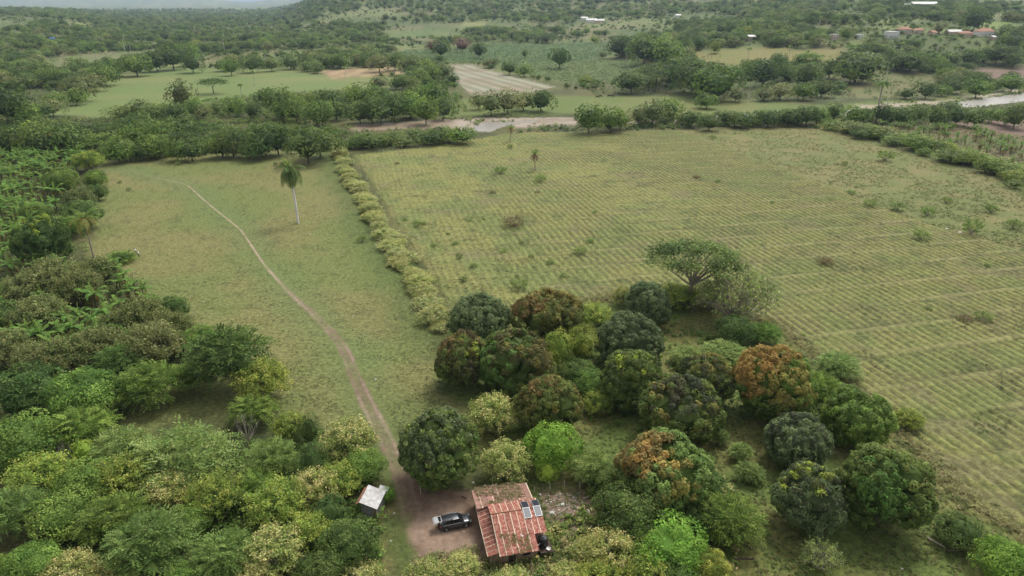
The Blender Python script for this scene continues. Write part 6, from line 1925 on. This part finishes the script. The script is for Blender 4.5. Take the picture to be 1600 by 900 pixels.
# ------------------------------------------------------------------ people
def person(px, py, rz, label, hat, lean=.0):
    q = P(px, py); root = empty('person', (q[0], q[1], 0), rz)
    bm_v, bm_e, rad = [], [], []

    def chain(pts, rs, start=None):
        prev = start
        for p, r in zip(pts, rs):
            bm_v.append(p); rad.append(r); i = len(bm_v) - 1
            if prev is not None: bm_e.append((prev, i))
            prev = i
        return prev
    f = lambda z: lean * max(0, z - .9) * .6
    pel = chain([(0, 0, .95)], [.15])
    ch = chain([(f(1.1), 0, 1.12), (f(1.32), 0, 1.32), (f(1.42), 0, 1.42)], [.14, .16, .11], pel)
    nk = chain([(f(1.5) + .01, 0, 1.50), (f(1.6) + .03, 0, 1.60), (f(1.7) + .03, 0, 1.71)], [.06, .095, .08], ch)
    for s in (-1, 1):
        kn = chain([(0, s * .10, .86), (.06 * s, s * .11, .5), (.02 * s, s * .11, .09)], [.10, .07, .05], pel); chain([(.14 + .02 * s, s * .12, .04)], [.045], kn)
        sh_ = chain([(f(1.4), s * .19, 1.40), (f(1.15) + .06, s * .25, 1.14), (f(1) + .24, s * .22, 1.02)], [.065, .048, .036], ch)
        pm = chain([(f(1) + .31, s * .215, 1.0)], [.034], sh_)
        for k in range(4): chain([(f(1) + .36, s * (.195 + .015 * k), .99), (f(1) + .40 + .006 * (1.5 - abs(k - 1.5)), s * (.195 + .015 * k), .965)], [.009, .008], pm)
        chain([(f(1) + .32, s * .18, 1.01), (f(1) + .355, s * .17, .995)], [.011, .009], pm)
    me = bpy.data.meshes.new('body'); me.from_pydata(bm_v, bm_e, [])
    o = link('body', me)
    m = o.modifiers.new('skin', 'SKIN')
    for i, sv in enumerate(me.skin_vertices[0].data): sv.radius = (rad[i], rad[i]); sv.use_root = i == 0
    o.modifiers.new('sub', 'SUBSURF').levels = 1
    dg = bpy.context.evaluated_depsgraph_get(); ev = bpy.data.meshes.new_from_object(o.evaluated_get(dg))
    o.modifiers.clear(); o.data = ev
    ev.materials.clear()
    for mm in (M_SKIN, M_SHIRT, M_TROUS): ev.materials.append(mm)
    for p_ in ev.polygons:
        c = p_.center; p_.material_index = 2 if c.z < .96 else (1 if c.z < 1.47 and not (c.x > f(1) + .12 and c.z < 1.1 and abs(c.y) > .15) else 0)
        p_.use_smooth = True
    o.parent = root
    if hat:
        g = Geo(); lathe(g, [(.26, 1.70), (.13, 1.715), (.11, 1.80), (.06, 1.83), (.001, 1.835)], (.5, .5, .5), 16, (f(1.7) + .03, 0, 0)); g.build('hat', M_STRAW, root)
    else:
        g = Geo(); lathe(g, [(.10, 1.66), (.105, 1.72), (.08, 1.79), (.001, 1.82)], (.5, .5, .5), 14, (f(1.7) + .02, 0, 0)); g.build('hair', M_HAIR, root)
    return tag(root, label, 'person')


person(213.5, 397, 2.6, 'person in a white top bending at the felled branches, left of two', False, .9)
person(217.6, 402, 2.9, 'person in white shirt and dark trousers, right of two on the pasture', True, .15)

# ------------------------------------------------------------------ cattle grazing across the river
def cow(px, py, rz, label):
    q = P(px, py); z0 = float(terr(q[0], q[1])); root = empty('cow', (q[0], q[1], z0), rz, 1.15)
    g = Geo()
    tube(g, [(-.85, 0, 1.08), (-.75, 0, 1.05), (-.3, 0, .98), (.3, 0, .98), (.7, 0, 1.08), (.95, 0, 1.12)], [.12, .30, .36, .37, .30, .18], (.5, .5, .5), 10)
    tube(g, [(.85, 0, 1.12), (1.1, 0, .85), (1.3, 0, .5)], [.2, .15, .13], (.5, .5, .5), 8); tube(g, [(1.22, 0, .58), (1.4, 0, .32), (1.48, 0, .2)], [.14, .11, .07], (.5, .5, .5), 8)
    for x, b in ((-.68, -.06), (.62, .04)):
        for s in (-1, 1): tube(g, [(x, s * .2, .95), (x + b, s * .2, .48), (x, s * .2, .04)], [.14, .07, .055], (.5, .5, .5), 6)
    for s in (-1, 1): tube(g, [(1.2, s * .1, .66), (1.16, s * .26, .66)], [.05, .03], (.5, .5, .5), 4)
    tube(g, [(-.95, 0, 1.1), (-1.08, 0, .8), (-1.06, 0, .45)], [.04, .025, .04], (.5, .5, .5), 5)
    g.build('body', M_HIDE, root, smooth=True)
    return tag(root, label, 'cow', 'cattle grazing on the river meadow')


for i, (px, py, rz) in enumerate([(938, 152, .3), (952, 151.5, 2.8), (957, 152, .1), (934, 153, 3.0)]):
    cow(px, py, rz, f'dark grazing cow, {ORD([2, 3, 4, 1][i])} from the left of four across the river')

# ------------------------------------------------------------------ fences, poles, logs, rubbish
def fence(name, linepx, n, label, h=1.3, wires=3):
    ln = W2(linepx); seg = np.r_[0, np.cumsum(np.hypot(*np.diff(ln, axis=0).T))]
    p0 = (np.interp(0, seg, ln[:, 0]), np.interp(0, seg, ln[:, 1]))
    root = empty(name, (p0[0], p0[1], 0)); tops = []
    g = Geo(); tube(g, [(0, 0, -.2), (.02, 0, h * .5), (0, .02, h)], [.07, .06, .055], (.5, .5, .5), 5); pm = g.mesh('post', M_PALEWOOD)
    for i in range(n):
        s = seg[-1] * i / (n - 1); x, y = np.interp(s, seg, ln[:, 0]) - p0[0], np.interp(s, seg, ln[:, 1]) - p0[1]
        o = link('post', pm, root, (x, y, 0), random.uniform(0, 6)); k = random.uniform(.85, 1.2); o.scale = (1, 1, k); o.rotation_euler = (random.uniform(-.07, .07), random.uniform(-.07, .07), 0); tops.append((x, y))
    for w in range(wires):
        g = Geo(); tube(g, [(x, y, h * (.3 + .28 * w)) for x, y in tops], .007, (.5, .5, .5), 3, cap=False); g.build('wire', M_WOOD, root)
    return tag(root, label, 'fence')


fence('post_fence', [(592, 239), (660, 230), (740, 217), (800, 207.5)], 34, 'post and wire fence between the river trees and furrowed field', 1.4)
fence('post_fence', [(806, 207), (900, 204), (1060, 202.5)], 40, 'post and wire fence along the top of the furrowed field', 1.3)
fence('post_fence', [(657, 772), (651, 745), (640, 722)], 5, 'short wire fence beside the track under the large tree', 1.5)
fence('post_fence', [(835, 772), (880, 764), (930, 765)], 5, 'leaning post fence behind the rubbish patch', 1.4)


def log(name, p0, p1, r0, r1, mat, label, cat='log', z=.1, kn=None):
    a, b = P(*p0), P(*p1); root = empty(name, (a[0], a[1], 0)); g = Geo(); d = b - a
    s = np.linspace(0, 1, 6)[:, None]; pts = d * s + np.array([0, 0, z]) + .06 * rng.normal(size=(6, 3)) * np.array([1, 1, .4]); pts[:, 2] = np.maximum(pts[:, 2], r0 * .8)
    tube(g, pts, np.linspace(r0, r1, 6), (.5, .5, .5), 6); g.build('stem', mat, root)
    if kn:
        g = Geo()
        for k in range(kn):
            q = pts[1 + k % 4]; tube(g, [q, q + np.array([rng.uniform(-.5, .5), rng.uniform(-.5, .5), .3]), q + np.array([rng.uniform(-1, 1), rng.uniform(-1, 1), .55])], [r1 * .8, r1 * .5, r1 * .2], (.5, .5, .5), 4)
        g.build('branch', mat, root)
    return tag(root, label, cat)


log('fallen_branch', (1449, 842), (1477, 858), .13, .06, M_PALEWOOD, 'bleached fallen branch on the grass at lower right', 'branch', .2, 3)
log('fallen_branch', (1480, 861), (1510, 862), .07, .03, M_WOOD, 'thin grey fallen twig beside the bleached branch', 'branch', .15, 3)
log('wooden_beam', (1142, 881.5), (1177, 882), .14, .13, M_DARKWOOD, 'dark wooden beam lying across posts at the bottom edge', 'beam', .9)
log('wooden_beam', (1181, 888), (1188, 903), .07, .06, M_DARKWOOD, 'short dark pole slanting from the wooden beam', 'beam', .5)
log('weathered_plank', (872, 803.5), (893, 791.5), .06, .06, M_PALEWOOD, 'long pale plank slanting across the rubbish patch', 'plank', .12)
log('weathered_plank', (886, 782), (903, 787), .07, .06, M_WOOD, 'grey plank at the back of the rubbish patch', 'plank', .15)
log('weathered_plank', (884, 776), (902, 776.5), .05, .05, M_WOOD, 'thin grey pole along the top of the rubbish patch', 'plank', .1)
log('weathered_plank', (912, 781), (921, 777.5), .05, .04, M_PALEWOOD, 'short pale stick right of the rubbish patch', 'plank', .3)
log('weathered_plank', (869, 792), (877, 788), .07, .07, M_PALEWOOD, 'short pale board in the middle of the rubbish patch', 'plank', .1)
log('weathered_plank', (904, 806), (912, 802), .08, .07, M_WOOD, 'grey stump of board beside the red crate', 'plank', .15)
log('weathered_plank', (721, 776), (730, 780), .10, .08, M_DARKWOOD, 'dark short log at the back of the dirt yard', 'log', .15)


def scrap(px, py, s, mat, label, group=None, name='plastic_scrap', cat='litter'):
    q = P(px, py); o_ = Geo(); n = 7
    a = np.sort(rng.uniform(0, 6.28, n)); rr = s * rng.uniform(.5, 1, n)
    rim_ = np.stack([rr * np.cos(a), rr * np.sin(a), .04 + .25 * s * rng.random(n)], 1); c = np.array([[0, 0, .05 + .5 * s]])
    V = np.concatenate([rim_, c, rim_ * np.array([.9, .9, 0])]); Q = []
    for j in range(n): Q.append((j, (j + 1) % n, n, n)); Q.append((j, n + 1 + j, n + 1 + (j + 1) % n, (j + 1) % n))
    me = bpy.data.meshes.new(name); me.from_pydata([tuple(v) for v in V], [], [q_ if q_[2] != q_[3] else q_[:3] for q_ in Q]); me.materials.append(mat)
    return tag(link(name, me, None, (q[0], q[1], float(terr(q[0], q[1])))), label, cat, group)


scrap(863, 801.5, .45, M_WHITE, 'largest white plastic sack beside the long pale plank')
scrap(866, 805, .26, M_WHITE, 'white plastic bag just below the largest white sack')
scrap(879, 788.5, .38, M_PLASTIC, 'pale heap of plastic in the middle of the rubbish patch')
scrap(899, 803.5, .36, M_REDPL, 'faded red crate scrap at the right of the rubbish patch')
scrap(844, 773.5, .3, M_WHITE, 'white torn bag at the roof corner end of the rubbish patch')
scrap(860.5, 784.5, .2, M_WHITE, 'white plastic scrap between the roof corner and the plank')
scrap(851, 787.5, .2, M_PLASTIC, 'white scrap nearest the right solar panels')
scrap(882, 780, .16, M_WHITE, 'small white scrap by the grey plank')
scrap(912.5, 819.5, .16, M_WHITE, 'small white scrap under the purple-brown bush')
scrap(924, 823, .2, M_PLASTIC, 'bluish white bag at the lower right end of the rubbish')
scrap(854, 778, .14, M_PLASTIC, 'small pale scrap behind the white torn bag')
scrap(866, 782, .16, M_PLASTIC, 'pale scrap in the brown earth left of the grey plank')
scrap(884, 815.5, .18, M_PLASTIC, 'lone pale scrap in the weeds below the rubbish patch')
scrap(740, 754, .25, M_WHITE, 'white bag hanging in weeds at the left roof corner', None, 'plastic_scrap')
scrap(616, 802, .22, M_PLASTIC, 'white scrap on the grass right of the shed')
scrap(725, 831, .12, M_WHITE, 'tiny white scrap in the yard below the car')
scrap(610, 846, .16, M_PLASTIC, 'pale scrap on the verge grass below the shed')
scrap(1409.5, 889, .2, M_WHITE, 'white bucket-sized object on the lower right grass')
scrap(1467.5, 876, .13, M_WHITE, 'small white scrap right of the white bucket-sized object')
scrap(551, 494, .22, M_WHITE, 'white speck on the pasture right of the track')
scrap(484, 366, .2, M_WHITE, 'white stone on the pasture near the royal palm')
scrap(1500, 363.5, .7, M_WHITE, 'white stone left of the dark sapling on the weedy field edge')
scrap(1479, 357.5, .6, M_WHITE, 'white stone furthest left on the weedy field edge')
scrap(1570, 387, .7, M_WHITE, 'left of two white stones on the right field edge')
scrap(1576, 388.5, .7, M_WHITE, 'right of two white stones on the right field edge')
scrap(1535, 380, .45, M_WHITE, 'small white stone below the dark sapling on the field edge')
scrap(586, 593, .3, M_WHITE, 'pale puddle-side stone on the dirt track edge')

# ------------------------------------------------------------------ houses of the valley
def far_house(px, py, w, d, h, rz, wall, roof, style, label, wins=3):
    q = P(px, py); z0 = float(terr(q[0], q[1])); root = empty('valley_house', (q[0], q[1], z0), rz)
    g = Geo(); box(g, (-w / 2, -d / 2, -1.5), (w / 2, d / 2, h)); wl_ = g.build('wall', wall, root)
    g = Geo(); o = .5
    if style == 'hip':
        k = d * .42; V = [(-w / 2 - o, -d / 2 - o, h), (w / 2 + o, -d / 2 - o, h), (w / 2 + o, d / 2 + o, h), (-w / 2 - o, d / 2 + o, h), (-w / 2 + k, 0, h + d * .30), (w / 2 - k, 0, h + d * .30)]
        g.add(V, [(0, 1, 5, 4), (2, 3, 4, 5), (1, 2, 5, 5), (3, 0, 4, 4)], (.5, .5, .5)); g.add([(v[0], v[1], h + .02) for v in V[:4]], [(3, 2, 1, 0)], (.5, .5, .5))
    elif style == 'flat':
        box(g, (-w / 2 - .2, -d / 2 - .2, h + .003), (w / 2 + .2, d / 2 + .2, h + .3))
    else:
        V = [(-w / 2 - o, -d / 2 - o, h - .1), (w / 2 + o, -d / 2 - o, h - .1), (w / 2 + o, d / 2 + o, h - .1), (-w / 2 - o, d / 2 + o, h - .1), (-w / 2 - o, 0, h + d * .25), (w / 2 + o, 0, h + d * .25)]
        g.add(V, [(0, 1, 5, 4), (2, 3, 4, 5), (1, 2, 5, 5), (3, 0, 4, 4)], (.5, .5, .5))
    V, Q, c = g.arrays(); me = bpy.data.meshes.new('roof'); me.from_pydata([tuple(v) for v in V], [], [tuple(dict.fromkeys(map(int, a))) for a in Q]); me.materials.append(roof); link('roof', me, root)
    for i in range(wins):
        x = -w / 2 + w * (i + .5) / wins
        g = Geo(); box(g, (x - .6, -d / 2 - .03, 1.0), (x + .6, -d / 2 - .002, 2.2)); f_ = g.build('window', M_WHITE, root)
        g = Geo(); box(g, (x - .5, -d / 2 - .05, 1.1), (x + .5, -d / 2 - .032, 2.1)); g.build('pane', M_GLASSDARK, f_)
    return tag(root, label, 'house')


far_house(1392, 59, 13, 9, 6.5, .2, M_WHITE, M_WHITE, 'flat', 'white flat-roofed house on the far right hillside', 4)
far_house(1412, 52, 14, 9, 4.5, .1, M_PINK, M_TERRA, 'hip', 'low house with terracotta roof behind the white flat-roofed house')
far_house(1434, 52, 10, 8, 3.5, -.1, M_PINK, M_TERRA, 'hip', 'small orange-roofed house right of the white flat-roofed house', 2)
far_house(1536, 56, 18, 12, 5, .15, M_WHITE, M_TERRA, 'hip', 'large pavilion house with red hip roof at far right', 4)
far_house(1508, 57, 12, 9, 3.4, .0, M_CREAM, M_TERRA, 'hip', 'low red-roofed house left of the large pavilion house')
far_house(1489, 54, 16, 8, 3.4, .1, M_CREAM, M_PALEROOF, 'gable', 'long pale metal-roofed house left of the red-roofed houses', 3)
far_house(1456, 55, 7, 7, 3.2, .4, M_CREAM, M_TERRA, 'gable', 'small cream house half hidden by a palm on the hillside', 2)
far_house(1302, 62, 8, 7, 5.5, .3, M_PINK, M_PALEROOF, 'flat', 'narrow brown house among trees on the right hillside', 2)
far_house(1172, 64, 9, 7, 5, .3, M_PINK, M_PALEROOF, 'gable', 'ruined brownish house beside palms above the dry yellow field', 2)
far_house(1342, 60, 6, 6, 4, .1, M_WHITE, M_WHITE, 'flat', 'small white house left of the white flat-roofed house', 2)
far_house(1550, 62, 7, 6, 3, .5, M_CREAM, M_PALEROOF, 'gable', 'small shed with a pale sloping roof below the pavilion house', 1)
far_house(1442, 11.5, 46, 14, 6, .05, M_WHITE, M_WHITE, 'gable', 'long white shed high on the far right hill', 6)
far_house(1417, 12.5, 12, 9, 5, .05, M_WHITE, M_PALEROOF, 'gable', 'small pale shed left of the long white hill shed', 2)
far_house(924, 35, 22, 10, 5, .1, M_WHITE, M_WHITE, 'gable', 'right of two white roofed sheds in the far centre', 3)
far_house(936, 36, 20, 10, 5, .1, M_CREAM, M_PALEROOF, 'gable', 'pale roofed shed beside the white sheds in the far centre', 3)
far_house(913, 32, 14, 10, 5, .1, M_WHITE, M_PALEROOF, 'gable', 'left of two white roofed sheds in the far centre', 3)
far_house(1059, 27, 10, 8, 4, .1, M_WHITE, M_WHITE, 'gable', 'lone white hut in the far centre wood', 2)
far_house(457, 101, 9, 5, 3, .05, M_CREAM, M_PALEROOF, 'gable', 'pale metal-roofed hut at the top right of the meadow', 1)
far_house(83, 64, 7, 5, 3.6, .1, M_BLUE, M_BLUE, 'gable', 'bright blue hut among the far left trees', 1)
far_house(150, 107, 6, 4, 2.4, .2, M_TERRA, M_TERRA, 'gable', 'rust-red roofed hut beside the round dark trees', 1)
far_house(240, 56, 8, 6, 3.2, .2, M_WHITE, M_PALEROOF, 'gable', 'small white hut in the far left plain', 1)
